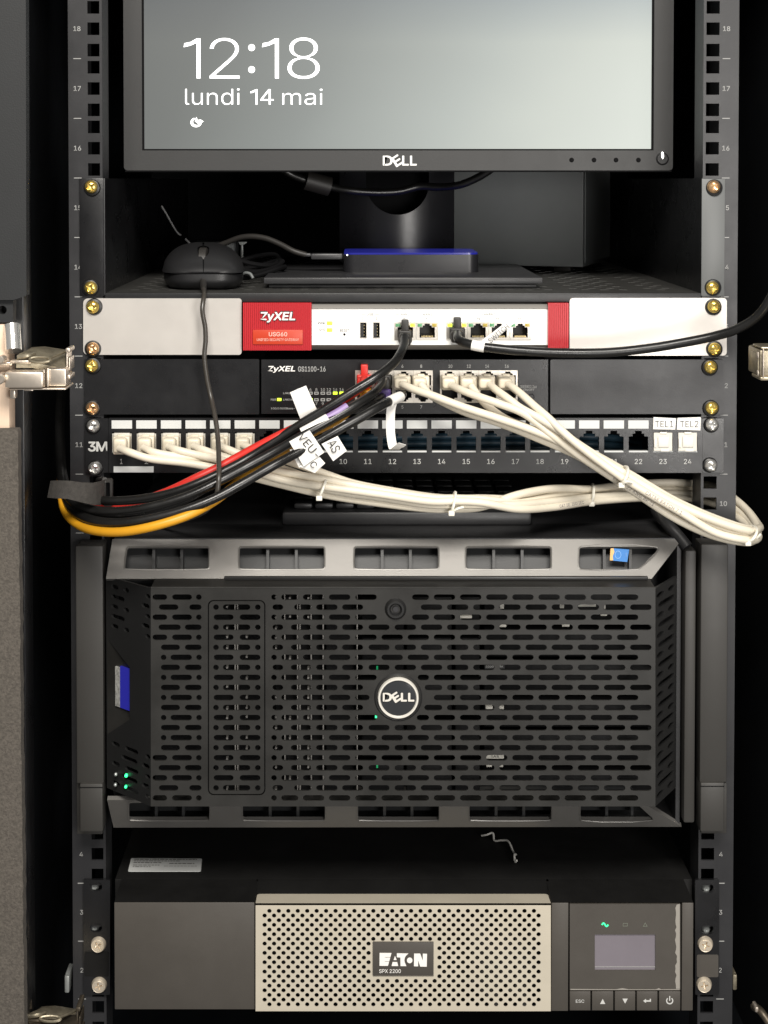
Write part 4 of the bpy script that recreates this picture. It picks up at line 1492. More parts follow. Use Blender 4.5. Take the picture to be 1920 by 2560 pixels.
# 1: from the WAN port
t1, p1 = dark('black cable hanging from the left uplink port of the white device', [(1012, 842, -.018), (1010, 862, -.026), (1001, 884, -.036), (982, 910, -.046), (940, 943, -.056), (880, 980, -.060), (810, 1024, -.062), (750, 1062, -.062), (690, 1101, -.062), (620, 1146, -.064), (560, 1178, -.070), (500, 1206, -.074), (430, 1232, -.074), (350, 1248, -.070), (270, 1252, -.062), (210, 1243, -.050), (172, 1222, -.036)] + tail_up(-.030, 2), 'cableblack', 0.0032)
plug_dark(t1, 1013, 826, 858, yp, 'rubber', True, 17)
# 2: red
t2, p2 = dark('red cable with red plug in the black switch', [(911, 948, -.020), (905, 964, -.032), (885, 982, -.042), (850, 1006, -.052), (800, 1037, -.054), (755, 1062, -.054), (717, 1080, -.060), (642, 1118, -.060), (590, 1146, -.060), (545, 1170, -.062), (490, 1196, -.064), (437, 1222, -.062), (380, 1244, -.056), (300, 1262, -.046), (215, 1252, -.038), (175, 1226, -.028)] + tail_up(-.024, 1), 'cablered', 0.0033)
plug_dark(t2, 911, 938, 968, yq, 'cablered', True, 19, -3)
# 3: black from port 4
t3, p3 = dark('black cable with black plug beside the red plug in the switch', [(957, 950, -.020), (952, 962, -.032), (932, 984, -.046), (890, 1012, -.058), (840, 1042, -.064), (790, 1070, -.068), (740, 1098, -.070), (690, 1127, -.070), (620, 1165, -.074), (550, 1202, -.082), (480, 1236, -.086), (400, 1262, -.086), (320, 1277, -.082), (240, 1276, -.070), (185, 1256, -.054), (163, 1226, -.038)] + tail_up(-.032, 0), 'cableblack', 0.0033)
plug_dark(t3, 958, 938, 972, yq, 'rubber', False, 21)
# 4: yellow
t4, p4 = dark('yellow cable curving along the bottom of the dark bundle', [(918, 988, -.018), (905, 1001, -.034), (880, 1020, -.048), (845, 1049, -.054), (800, 1072, -.056), (740, 1106, -.058), (680, 1146, -.062), (610, 1193, -.066), (540, 1250, -.086), (470, 1288, -.100), (390, 1314, -.104), (310, 1329, -.098), (240, 1327, -.082), (190, 1308, -.060), (164, 1280, -.046), (156, 1250, -.036)] + tail_up(-.030, 0), 'cableyellow', 0.0032)
m = MB().pbox(900, 976, 930, 1000, yq - 0.018, yq - 0.002, 0.0015)
m.build('plug', M_['cableyellow'], t4)
# 5: purple boot, black jacket
t5, p5 = dark('black cable with purple boot and white wrap label from the switch', [(958, 990, -.016), (948, 996, -.034), (925, 1006, -.046), (895, 1018, -.052), (850, 1038, -.056), (800, 1062, -.058), (745, 1092, -.062), (690, 1122, -.060), (620, 1160, -.062), (550, 1200, -.066), (480, 1240, -.070), (400, 1272, -.072), (320, 1290, -.070), (240, 1290, -.060), (190, 1270, -.046), (166, 1240, -.034)] + tail_up(-.028, 1), 'cableblack', 0.0030)
m = MB().pbox(940, 974, 978, 1004, yq - 0.020, yq - 0.002, 0.002)
m.build('plug', M_['purple'], t5)
# lilac sleeve and white wrap on it
i0 = [i for i, q in enumerate(p1)]
MB().tube([P(868, 1016, -.0605), P(846, 1030, -.063), P(818, 1046, -.065)], 0.0030, 12, 8).build('sleeve', M_['lilac'], t5)
MB().tube([P(820, 1046, -.065), P(790, 1063, -.0665), P(755, 1082, -.0675)], 0.0037, 12, 8).build('wrap_label', M_['paper'], t5)
# 6: black from port 5 with the hanging blank strip
t6, p6 = dark('black cable with a curled blank white tag by the switch port 5', [(1006, 986, -.014), (1000, 992, -.034), (984, 998, -.048), (950, 1016, -.062), (900, 1045, -.070), (850, 1073, -.074), (800, 1102, -.076), (740, 1134, -.078), (680, 1166, -.080), (610, 1206, -.088), (540, 1244, -.094), (470, 1272, -.098), (400, 1292, -.098), (320, 1306, -.094), (245, 1303, -.080), (195, 1284, -.060), (168, 1254, -.042)] + tail_up(-.034, 0), 'cableblack', 0.0033)
# wrap of the blank tag
MB().tube([P(1000, 992, -.040), P(990, 996, -.047), P(974, 1004, -.0545)], 0.0039, 14, 6).build('tag_wrap', M_['paper'], t6)


def ribbon(path, half, thick=0.0003):
    """flat paper strip along a path of (px, py, y); half width in px across"""
    pts = spline([P(*q) for q in path], 8)
    V, FS = [], []
    n = len(pts)
    for i, p in enumerate(pts):
        t = (pts[min(n - 1, i + 1)] - pts[max(0, i - 1)]).normalized()
        s_ = Vector((1, 0, 0)) - t * t.x
        s_.normalize()
        for a, b in ((-1, 0), (1, 0), (1, 1), (-1, 1)):
            V.append(p + s_ * (half * 0.0003 * a) + t.cross(s_).normalized() * (thick * b))
    for i in range(n - 1):
        for k in range(4):
            k2 = (k + 1) % 4
            FS.append((i * 4 + k, i * 4 + k2, (i + 1) * 4 + k2, (i + 1) * 4 + k))
    FS += [(3, 2, 1, 0), tuple((n - 1) * 4 + k for k in range(4))]
    return MB().add(V, FS)


ribbon([(984, 1000, -.051), (978, 1020, -.050), (976, 1060, -.048), (978, 1095, -.047), (984, 1122, -.050), (995, 1118, -.060), (1006, 1110, -.064)], 10.5).build('blank_tag', M_['paper'], t6)


def flag(parent, pts, y, txt=None, box=None, rot=0, dy=(0, 0, 0, 0)):
    """paper flag: four corners in photo pixels, gently bowed between its corners"""
    V, FS = [], []
    N = 8
    q = [P(a, b, y + d) for (a, b), d in zip(pts, dy)]
    for i in range(N + 1):
        for j in range(N + 1):
            u, v = i / N, j / N
            p = q[0].lerp(q[1], u).lerp(q[3].lerp(q[2], u), v)
            p.y -= 0.0016 * sin(pi * v) * sin(pi * u * 0.9)
            V.append(p)
    M1 = N + 1
    for i in range(N):
        for j in range(N): FS.append((i * M1 + j, (i + 1) * M1 + j, (i + 1) * M1 + j + 1, i * M1 + j + 1))
    b0 = len(V)
    V += [p + Vector((0, 0.0003, 0)) for p in V]
    FS += [tuple(k + b0 for k in reversed(f)) for f in FS]
    per = [i * M1 for i in range(M1)] + [N * M1 + j for j in range(1, M1)] + [i * M1 + N for i in reversed(range(N))] + [j for j in reversed(range(1, N))]
    for i in range(len(per)):
        a, b = per[i], per[(i + 1) % len(per)]
        FS.append((a, b, b + b0, a + b0))
    o = MB().add(V, FS).build('paper_flag', M_['paper'], parent)
    if txt:
        m = MB()
        m.text(txt, *box, y - 0.0022, off=0.0, rot=rot)
        m.build('flag_lettering', M_['ink'], o)
    return o


flag(t1, [(725, 981), (765, 964), (795, 1030), (755, 1058)], -.056)
MB().tube([P(786, 1039, -.0622), P(768, 1050, -.0622), P(752, 1060, -.0622)], 0.0034, 12, 6).build('wrap_label', M_['cableblack'], t1)
flag(t3, [(723, 1104), (774, 1076), (811, 1131), (759, 1166)], -.0790, 'VEU-', (738, 1103, 808, 1124), -50)
flag(t4, [(724, 1124), (760, 1118), (790, 1140), (748, 1170)], -.0745)
flag(t2, [(748, 1166), (792, 1134), (813, 1158), (787, 1183)], -.0765, 'JC', (767, 1148, 793, 1165), -50)
flag(t6, [(804, 1110), (844, 1090), (867, 1127), (833, 1153)], -.0830, 'AS', (820, 1103, 850, 1127), -60)

# 7: black cable leaving to the right
t7, p7 = dark('black cable sagging to the right edge in front of the white ear', [(1144, 836, -.018), (1146, 848, -.028), (1160, 856, -.034), (1185, 863, -.038), (1230, 870, -.040), (1300, 877, -.041), (1400, 882, -.041), (1520, 881, -.041), (1620, 871, -.042), (1700, 858, -.044), (1780, 842, -.048), (1840, 824, -.054), (1885, 798, -.06), (1915, 765, -.066), (1940, 720, -.07)], 'cableblack', 0.0034, 'black leads on the white device')
plug_dark(t7, 1144, 820, 850, yp, 'rubber', True, 19)
MB().tube([P(1180, 862, -.0375), P(1195, 865, -.0385), P(1211, 868, -.0393)], 0.0039, 14, 6).build('tag_wrap', M_['paper'], t7)
fl = flag(t7, [(1204, 852), (1264, 806), (1286, 808), (1222, 862)], -.040, None, dy=(0, .004, .004, 0))
m = MB()
m.text('SWITCH', 1216, 827, 1277, 841, -.0412, off=0.0, rot=40)
m.build('flag_lettering', M_['ink'], fl)

# print on the black cables
for t, p, tx, px in ((t3, p3, 'EXC Cable Cat.6 FTP', 282),):
    m = MB()
    m.add(*along(list(reversed(p)), tx, s_at(list(reversed(p)), 178), 0.0036, 0.0035, flip=True, side=0.5))
    m.build('jacket_print', M_['print'], t)

# hook-and-loop strap holding the dark cables
vs = thing('velcro_strap', 'fuzzy dark hook tape strap around the black cables beside the left rail', 'strap', P(200, 1230, -.06))
V, FS = [], []
cols = [(126, 1203, 118, 1244, -.070), (150, 1202, 140, 1246, -.079), (175, 1203, 168, 1247, -.082), (205, 1207, 205, 1256, -.080), (232, 1208, 232, 1262, -.074), (250, 1204, 248, 1263, -.066), (262, 1199, 258, 1262, -.056)]
for (a, b, c, d, y) in cols:
    for k in range(5): V.append(P(a, b, y).lerp(P(c, d, y), k / 4))
n = len(cols)
for i in range(n - 1):
    for k in range(4): FS.append((i * 5 + k, i * 5 + k + 1, (i + 1) * 5 + k + 1, (i + 1) * 5 + k))
b0 = len(V)
V += [q + Vector((0, 0.0016, 0)) for q in V]
FS += [tuple(i + b0 for i in reversed(f)) for f in FS]
for i in range(n - 1):
    for k in (0, 4): FS.append((i * 5 + k, (i + 1) * 5 + k, (i + 1) * 5 + k + b0, i * 5 + k + b0))
for i in (0, n - 1):
    for k in range(4): FS.append((i * 5 + k, i * 5 + k + 1, i * 5 + k + 1 + b0, i * 5 + k + b0))
MB().add(V, FS).build('strap_tape', M_['velcro'], vs)
m = MB().pplate(rrect(258, 1198, 281, 1266, 6), [rrect(264, 1206, 275, 1260, 3)], -.050, -.046)
m.build('loop_end', M_['rubber'], vs)
m = MB().tube([P(262, 1200, -.05), P(255, 1198, -.02), P(245, 1200, -.002)], 0.002, 8, 6)
m.build('strap_anchor', M_['rubber'], vs)

# ================================================================== KEYBOARD ON THE SERVER
zst_ = P(900, 1345, -0.012).z                     # top of the server case
kb = thing('keyboard', 'black keyboard lying on top of the server behind the cream cables', 'keyboard', P(1000, 1315, 0.05))
a, b = P(704, 1315, 0.028), P(1330, 1315, 0.028)
m = MB().box(a.x, b.x, 0.028, 0.16, zst_, zst_ + 0.011, 0.003)
m.build('keyboard_case', M_['darkplastic'], kb)
m = MB()
for r_ in range(5):
    for c_ in range(11):
        x = a.x + 0.009 + c_ * 0.0162
        m.box(x, x + 0.0145, 0.036 + r_ * 0.0235, 0.056 + r_ * 0.0235, zst_ + 0.0112, zst_ + 0.0160, 0.002)
kk = m.build('keys', M_['darkplastic'], kb)

# ================================================================== SERVER
sv = thing('tower_server', 'large black rack server with slotted front grille and pewter trim bars', 'server', P(990, 2068, 0.1))
YG, YS, YT = -0.056, -0.030, -0.012              # grille face, strip inner edge, case front
xa, xb = P(286, 1345, YT).x, P(1703, 1345, YT).x
zbot = P(900, 2066, YT).z
m = MB().box(xa, xb, 0.036, 0.62, zbot, zst_, 0.001)
m.box(xa, xb, YT, 0.036, zst_ - 0.003, zst_)
m.box(xa, xb, YT, 0.036, zbot, zbot + 0.003)
m.box(xa, xa + 0.003, YT, 0.036, zbot + 0.003, zst_ - 0.003)
m.box(xb - 0.003, xb, YT, 0.036, zbot + 0.003, zst_ - 0.003)
m.build('case', M_['srvtop'], sv)


def quadmap(c0, c1, c2, c3):
    """(u, v, w) -> point on the quad c0 c1 c2 c3 (u right, v down), w along its normal into the case"""
    nrm = (c1 - c0).cross(c3 - c0).normalized()
    if nrm.y < 0: nrm = -nrm
    return lambda u, v, w_: c0.lerp(c1, u).lerp(c3.lerp(c2, u), v) + nrm * w_


# --- top and bottom trim bars
def trim(top):
    if top:
        c = [P(281, 1348, YT), P(1705, 1348, YT), P(1629, 1447, YS), P(265, 1447, YS)]
        wy0, wy1 = 1367, 1423
    else:
        c = [P(268, 2000, YS), P(1596, 2000, YS), P(1704, 2067, YT), P(284, 2069, YT)]
        wy0, wy1 = 2006, 2052
    fm0 = quadmap(*c)
    # invert by bilinear search in photo space
    H = c[0], c[1], c[2], c[3]

    def proj(p):
        d = p - Vector((0, -D, ZC))
        dep = d.y * cos(PHI) - d.z * sin(PHI)
        return PPX + F * d.x / dep, PPY - F * (d.y * sin(PHI) + d.z * cos(PHI)) / dep

    def inv(px, py):
        u, v = 0.5, 0.5
        for _ in range(12):
            x, y = proj(fm0(u, v, 0))
            xu, yu = proj(fm0(u + 1e-3, v, 0))
            xv, yv = proj(fm0(u, v + 1e-3, 0))
            a, b, c_, d_ = (xu - x) / 1e-3, (xv - x) / 1e-3, (yu - y) / 1e-3, (yv - y) / 1e-3
            det = a * d_ - b * c_
            u += (d_ * (px - x) - b * (py - y)) / det
            v += (-c_ * (px - x) + a * (py - y)) / det
        return u, v
    wins = [(313, 523), (597, 812), (885, 1097), (1164, 1378), (1447, 1644)]
    holes, cells = [], []
    for i, (x0, x1) in enumerate(wins):
        if top:
            if i == 4: lp = [(1447, 1372), (1452, 1367), (1640, 1367), (1646, 1374), (1598, 1421), (1592, 1423), (1452, 1423), (1447, 1418)]
            else:
                lp = rrect(x0, wy0, x1, wy1, 6, 3)
                if i == 0: lp = [(px_ + (wy0 - py_) * 0.13 * (1 if px_ < (x0 + x1) / 2 else 0) + (4 if px_ < (x0 + x1) / 2 else 0), py_) for px_, py_ in lp]
        else:
            x0, x1 = x0 + 8, x1 + 2
            if i == 4: lp = [(1450, wy0), (1588, wy0), (1634, 2048), (1630, 2052), (1454, 2052), (1450, 2048)]
            else: lp = rrect(x0, wy0, x1, wy1, 6, 3)
        holes.append([inv(*q) for q in lp])
        cells.append((x0, x1))
    m = MB()
    m.plate(rect(0, 0, 1, 1), holes, 0.0, 0.0035, fmap=fm0)
    o = m.build('trim_bar', M_['pewter'], sv)
    # a bright rolled edge along each window's lower side comes from a thin raised rim
    m = MB()
    for lp in holes:
        pts = [fm0(u, v, 0.0004) for u, v in lp]
        m.tube(pts + [pts[0]], 0.0008, 6, 3)
    m.build('window_rim', M_['pewter'], o)
    # recess floor and dividers
    m = MB()
    V = [fm0(0.004, 0.06, 0.013), fm0(0.985, 0.06, 0.013), fm0(0.965, 0.94, 0.013), fm0(0.004, 0.94, 0.013)]
    V += [q + Vector((0, 0.002, 0)) for q in V]
    m.add(V, [(0, 1, 2, 3), (7, 6, 5, 4), (0, 4, 5, 1), (1, 5, 6, 2), (2, 6, 7, 3), (3, 7, 4, 0)])
    for x0, x1 in cells:
        for f in (1 / 3, 2 / 3):
            for s_ in (0,):
                px_ = x0 + (x1 - x0) * f
                q = []
                for (xx, yy_) in ((px_ - 3.5, wy0 - 3), (px_ + 3.5, wy0 - 3), (px_ + 3.5, wy1 + 3), (px_ - 3.5, wy1 + 3)):
                    u, v = inv(xx, yy_)
                    q += [(u, v)]
                V = [fm0(u, v, 0.0042) for u, v in q] + [fm0(u, v, 0.0128) for u, v in q]
                m.add(V, [(0, 1, 2, 3), (7, 6, 5, 4), (0, 4, 5, 1), (1, 5, 6, 2), (2, 6, 7, 3), (3, 7, 4, 0)])
        q = [inv(*z) for z in ((x0 + 1, wy1 - 9), (x1 - 1, wy1 - 9), (x1 - 1, wy1 + 3), (x0 + 1, wy1 + 3))]
        if top and not (x0 == 1447):
            V = [fm0(u, v, 0.0045 if k > 1 else 0.010) for k, (u, v) in enumerate(q)] + [fm0(u, v, 0.0127) for u, v in q]
            m.add(V, [(0, 1, 2, 3), (7, 6, 5, 4), (0, 4, 5, 1), (1, 5, 6, 2), (2, 6, 7, 3), (3, 7, 4, 0)])
    m.build('recess', M_['window'], o)
    return o


tb = trim(True)
trim(False)
# processor sticker in the last window
m = MB()
m.poly([(1530, 1371), (1573, 1374), (1568, 1405), (1527, 1401)], -0.0175, -0.0165)
st = m.build('case_sticker', M_['blue'], sv)
m = MB()
m.poly([(1526.5, 1371), (1534, 1371), (1536, 1380), (1532, 1390), (1533, 1401), (1524.5, 1401)], -0.0178, -0.0176)
m.build('sticker_edge', M_['orange'], st)
m = MB()
m.pplate([(1545 + 8 * cos(a), 1387 + 10 * sin(a)) for a in [2 * pi * k / 20 for k in range(20)]], [[(1545 + 6.8 * cos(a), 1387 + 8.6 * sin(a)) for a in [2 * pi * k / 20 for k in range(20)]]], -0.0178, -0.0176)
m.text('inside', 1560, 1385, 1570, 1389, -0.0177, rot=90)
m.build('sticker_emblem', M_['lightblue'], st)

# --- grille face
GX0, GX1, GY0, GY1 = 377.0, 1638.5, 1471.0, 2016.0


def slot(x0, x1, y, r=7.1):
    n = 4
    if x1 - x0 <= 2 * r + 1: return circ((x0 + x1) / 2, y, r, 10)
    out = []
    for i in range(n + 1):
        a = -pi / 2 + pi * i / n
        out.append((x1 - r + r * cos(a), y + r * sin(a)))
    for i in range(n + 1):
        a = pi / 2 + pi * i / n
        out.append((x0 + r + r * cos(a), y + r * sin(a)))
    return out


rows = [1493 + 25.1 * i for i in range(21)]
holes, side_holes, door_holes = [], [], []
PER = 65.4
lens_c, lens_r = (995, 1743), 66
lock_c = (988, 1521)
for i, y in enumerate(rows):
    even = i % 2 == 0
    # left group
    if 5 <= i <= 15:
        if even: L = [(402, 416), (428, 480), (492, 504)]
        else: L = [(402, 450), (462, 504)]
        if even: L = [(402, 416), (426, 480), (491, 504)]
    else:
        if even: L = [(381, 418), (430, 480), (490, 504)]
        elif i in (1, 19): L = [(397, 446), (473, 504)]
        else: L = [(396, 452), (462, 504)]
    holes += [slot(a, b, y) for a, b in L]
    # raised drive door
    if 1 <= i <= 19:
        if not even: D_ = [(534, 546), (557, 626), (638, 651)]
        else: D_ = [(534, 584), (599, 651)]
        door_holes += [slot(a, b, y) for a, b in D_]
    # main field
    if even: xs = [(679, 691), (703, 746), (757, 811), (822, 876), (888, 942)]
    else: xs = [(681, 708), (727, 778), (790, 844), (855, 908), (921, 974)]
    if i in (1, 19): xs[0] = (681, 708); xs[1] = (735, 779)
    x = xs[-1][0] + PER
    while x + 54 < 1632:
        xs.append((x, x + 54))
        x += PER
    for a, b in xs:
        if i <= 2 and b > 943 and a < 1026:      # lock
            if a < 943 and 943 - a > 22: holes.append(slot(a, min(b, 942), y))
            elif b > 1030 and b - 1030 > 22: holes.append(slot(max(a, 1030), b, y))
            continue
        dy_ = abs(y - lens_c[1])
        if dy_ < lens_r:
            hx = math.sqrt(lens_r ** 2 - dy_ ** 2) + 5
            l_, r_ = lens_c[0] - hx, lens_c[0] + hx
            if b > l_ and a < r_:
                if a < l_ and l_ - a > 13: holes.append(slot(a, l_, y))
                if b > r_ and b - r_ > 13: holes.append(slot(r_, b, y))
                continue
        holes.append(slot(a, b, y))
m = MB()
dh = rrect(519.5, 1500, 663.5, 1988, 14, 4)
m.pplate(rect(GX0, GY0, GX1, GY1), holes + [dh], YG, YG + 0.0015)
# rolled top and bottom of the grille
for q0, q1 in (((GY0, YG), (1450, -0.0335)), ((GY1, YG), (2003, -0.031))):
    V = [P(GX0, q0[0], q0[1]), P(GX1, q0[0], q0[1])]
    za = V[0].z
    zz = za + (0.0012 if q0[0] < 1600 else -0.0012)
    V += [Vector((V[1].x, q1[1], zz)), Vector((V[0].x, q1[1], zz))]
    s_ = -0.0015 if q0[0] < 1600 else 0.0015
    V += [q + Vector((0, 0.0, s_)) for q in V]
    V[4].y += 0.0027
    V[5].y += 0.0027
    m.add(V, [(0, 1, 2, 3), (7, 6, 5, 4), (0, 4, 5, 1), (1, 5, 6, 2), (2, 6, 7, 3), (3, 7, 4, 0)])
g = m.build('grille', M_['srv'], sv)
# raised line along the top edge
zt_ = P(900, GY0, YG).z
a, b = P(GX0, GY0, YG), P(GX1, GY0, YG)
MB().tube([Vector((a.x, YG + 0.0006, zt_ + 0.0002)), Vector((b.x, YG + 0.0006, zt_ + 0.0002))], 0.0009, 8, 2).build('grille_edge', M_['srv'], g)
MB().box(P(560, 1455, -0.038).x, b.x - 0.002, -0.039, -0.036, zt_ + 0.0014, zt_ + 0.0040, 0.0006).build('grille_lip', M_['srvside'], g)
# drive door set in the grille
m = MB()
m.pplate(rrect(522.5, 1503, 660.5, 1985, 12, 4), door_holes, YG - 0.0006, YG + 0.0008)
m.build('drive_door', M_['srv'], sv)
m = MB()
m.pplate(rrect(517, 1497.5, 666, 1990.5, 15, 4), [rrect(521.5, 1502, 661.5, 1986, 13, 4)], YG + 0.0012, YG + 0.004)
m.build('door_gap', M_['void'], sv)

# --- slanted ends
c = [P(GX1, GY0, YG), P(1692, 1452, -0.022), P(1686, 1999, -0.022), P(GX1, GY1, YG)]
c[1].z, c[2].z = c[0].z, c[3].z
c[1].x = c[2].x = P(1690, 1700, -0.022).x
fmR = quadmap(*c)
Hh = GY1 - GY0
hs = []
for i, y in enumerate(rows):
    v = (y - GY0) / Hh
    dv = 6.4 / Hh
    if i % 2 == 0: segs = [(0.06, 0.40), (0.60, 0.92)]
    else: segs = [(0.14, 0.92)]
    for a, b in segs:
        du = 0.10
        hs.append([(a + du, v - dv), (b - du, v - dv), (b, v - dv * .4), (b, v + dv * .4), (b - du, v + dv), (a + du, v + dv), (a, v + dv * .4), (a, v - dv * .4)])
m = MB().plate(rect(0, 0, 1, 1), hs, 0.0, 0.002, fmap=fmR)
m.build('grille_end', M_['srvside'], sv)
c = [P(265, 1459, -0.022), P(GX0, GY0, YG), P(GX0, GY1, YG), P(268, 2000, -0.022)]
c[0].z, c[3].z = c[1].z, c[2].z
c[0].x = c[3].x = P(266, 1700, -0.022).x
fmL = quadmap(*c)
hs = []
for i, y in enumerate(rows):
    if 5 <= i <= 15: continue
    v = (y - GY0) / Hh
    dv = 6.0 / Hh
    segs = [(0.12, 0.28), (0.40, 0.52)] if i % 2 == 0 else [(0.12, 0.42)]
    if i > 15: segs = [(0.12, 0.30), (0.48, 0.80)] if i % 2 == 0 else [(0.34, 0.70)]
    segs.append((0.88, 0.985) if i % 2 == 0 else (0.80, 0.97))
    if i > 15 and i % 2 == 0: segs = segs[:1] + [(0.42, 0.72)] + segs[-1:]
    for a, b in segs:
        du = 0.03
        hs.append([(a + du, v - dv), (b - du, v - dv), (b, v - dv * .4), (b, v + dv * .4), (b - du, v + dv), (a + du, v + dv), (a, v + dv * .4), (a, v - dv * .4)])
vy = lambda py: (py - GY0) / Hh
lcd_hole = [(0.02, vy(1630)), (0.53, vy(1686)), (0.53, vy(1818)), (0.02, vy(1876))]
m = MB().plate(rect(0, 0, 1, 1), hs + [lcd_hole], 0.0, 0.002, fmap=fmL)
el = m.build('grille_end', M_['srvside'], sv)
# recess round the little display
A = [fmL(u, v, 0.0) for u, v in lcd_hole]
B = [fmL(u, v, 0.0026) for u, v in ((0.15, vy(1688)), (0.50, vy(1688)), (0.50, vy(1812)), (0.15, vy(1812)))]
m = MB().add(A + B, [(0, 1, 5, 4), (1, 2, 6, 5), (2, 3, 7, 6), (3, 0, 4, 7), (4, 5, 6, 7)])
m.build('display_recess', M_['srv'], el, recalc=False)
V = [fmL(u, v, 0.0010) for u, v in ((0.29, vy(1692)), (0.50, vy(1692)), (0.50, vy(1798)), (0.29, vy(1798)))]
V += [fmL(u, v, 0.0024) for u, v in ((0.29, vy(1692)), (0.50, vy(1692)), (0.50, vy(1798)), (0.29, vy(1798)))]
BF = [(0, 1, 2, 3), (7, 6, 5, 4), (0, 4, 5, 1), (1, 5, 6, 2), (2, 6, 7, 3), (3, 7, 4, 0)]
MB().add(V, BF).build('status_display', M_['lcdblue'], el)
V = []
for w_ in (0.0011, 0.0024):
    V += [fmL(u, v, w_) for u, v in ((0.175, vy(1697)), (0.28, vy(1697)), (0.28, vy(1798)), (0.175, vy(1798)))]
MB().add(V, BF).build('display_label', M_['stickertone'], el)


def blob(px, py, y, r, mname, name):
    c = P(px, py, y)
    m = MB().lathe(c.x, c.z, [(0, y - r * 0.6), (r * 0.6, y - r * 0.45), (r, y), (r, y + 0.002)], 12)
    m.build(name, M_[mname], sv)


blob(315, 1940, -0.040, 0.0012, 'ledgreen', 'status_light')
blob(314, 1968, -0.0395, 0.0010, 'ledgreen', 'status_light')
blob(289, 1937, -0.033, 0.0012, 'gasket', 'status_button')
blob(288, 1963, -0.033, 0.0012, 'gasket', 'status_button')
# --- inside: drive carriers, their handles, metal edges and modelled glints, a few tabs
m = MB()
yi = -0.036
for x0, x1 in ((386, 506), (536, 590), (596, 648), (690, 742), (752, 806), (816, 884)):
    m.pbox(x0, 1486, x1, 2004, yi + 0.016, 0.02)
for x0, x1 in ((905, 1010), (1016, 1130), (1138, 1200)):
    for k in range(5):
        m.pbox(x0, 1492 + k * 104, x1, 1492 + k * 104 + 88, yi + 0.010 + 0.003 * (k % 2), 0.02, 0.001)
for k in range(6):
    m.pbox(1210, 1484 + k * 88, 1630, 1484 + k * 88 + 70, yi + 0.020, 0.02, 0.001)
m.build('drive_carrier', M_['carrier'], sv)
m = MB()
for x in (588, 594, 712, 744, 750, 778, 808, 893):
    m.pbox(x - 1.2, 1484, x + 1.2, 2004, yi + 0.006, yi + 0.02)
for k in range(20):
    for x in (568, 617, 690, 725, 771):
        if random.random() < 0.55:
            q = P(x, rows[k] + random.uniform(-3, 3), yi + 0.009)
            m.box(q.x - 0.0007, q.x + 0.0007, yi + 0.008, yi + 0.013, q.z - 0.0007, q.z + 0.0007)  # random bright specks standing in for glints on the carriers
m.build('carrier_edge_and_glint', M_['carriermetal'], sv)
m = MB()
for x0, y0, x1, y1 in ((1250, 1510, 1260, 1522), (1400, 1508, 1410, 1521), (1505, 1512, 1514, 1522), (1245, 1562, 1266, 1568), (1405, 1560, 1424, 1567), (1502, 1534, 1518, 1540), (1214, 1766, 1232, 1773), (1243, 1766, 1260, 1773), (1214, 1885, 1260, 1897), (1216, 1910, 1230, 1918), (1245, 1910, 1258, 1918), (1445, 1510, 1490, 1517), (1150, 1540, 1180, 1546)):
    m.pbox(x0, y0, x1, y1, yi, yi + 0.004, 0.0003)
m.build('pale_tab', M_['tab'], sv)
m = MB().pbox(1212, 1660, 1262, 1672, yi, yi + 0.003)
tg = m.build('drive_label', M_['ink'], sv)
m = MB()
m.text('300G', 1214, 1664, 1234, 1669, yi - 0.0002, 0.03)
m.text('15K', 1244, 1664, 1258, 1669, yi - 0.0002, 0.03)
m.build('label_lettering', M_['print'], tg)
m = MB()
m.text('SAS', 1227, 1888, 1247, 1894, yi - 0.0003, 0.0)
m.build('tab_lettering', M_['ink'], sv)
for px, py, mm in ((943, 1672, 'leddim'), (1000 - 60, 1792, 'ledgreen'), (943, 1915, 'leddim')):
    m = MB().pbox(px - 2.2, py - (5 if mm == 'leddim' else 2), px + 2.2, py + (5 if mm == 'leddim' else 3), yi + 0.004 if mm == 'leddim' else YG - 0.0002, yi + 0.006 if mm == 'leddim' else YG + 0.002)
    m.build('drive_light', M_[mm], sv)
# --- badge and lock
c = P(995.5, 1743, YG)
R_ = P(995.5 + 51.5, 1743, YG).x - c.x
m = MB().lathe(c.x, c.z, [(R_ * 0.86, YG - 0.0022), (R_ * 0.90, YG - 0.0034), (R_ * 0.96, YG - 0.0034), (R_, YG - 0.0022), (R_, YG + 0.001)], 56)
bd = m.build('badge', M_['silver'], sv)
m = MB().lathe(c.x, c.z, [(0, YG - 0.0030), (R_ * 0.6, YG - 0.0027), (R_ * 0.88, YG - 0.0020), (R_ * 0.88, YG + 0.0005)], 48)
m.build('badge_face', M_['badge'], bd)
m = MB().lathe(c.x, c.z, [(R_ * 1.0, YG - 0.0004), (R_ * 1.10, YG - 0.0012), (R_ * 1.17, YG - 0.0002), (R_ * 1.17, YG + 0.001)], 48)
m.build('badge_surround', M_['srvside'], bd)
m = MB()
dell(m, 957, 1732, 1036, 1754, YG - 0.0036, 0.08)
m.build('badge_lettering', M_['silver'], bd)
c = P(989, 1522, YG)
m = MB().lathe(c.x, c.z, [(0.0036, YG - 0.0012), (0.0046, YG - 0.0030), (0.0060, YG - 0.0030), (0.0076, YG - 0.0008), (0.0078, YG + 0.001)], 32)
lk = m.build('key_lock', M_['srvside'], sv)
m = MB().lathe(c.x, c.z, [(0, YG - 0.0016), (0.0020, YG - 0.0016), (0.0022, YG + 0.0004), (0.0034, YG + 0.0004), (0.0036, YG - 0.0014)], 24)
m.build('lock_barrel', M_['rail'], lk)

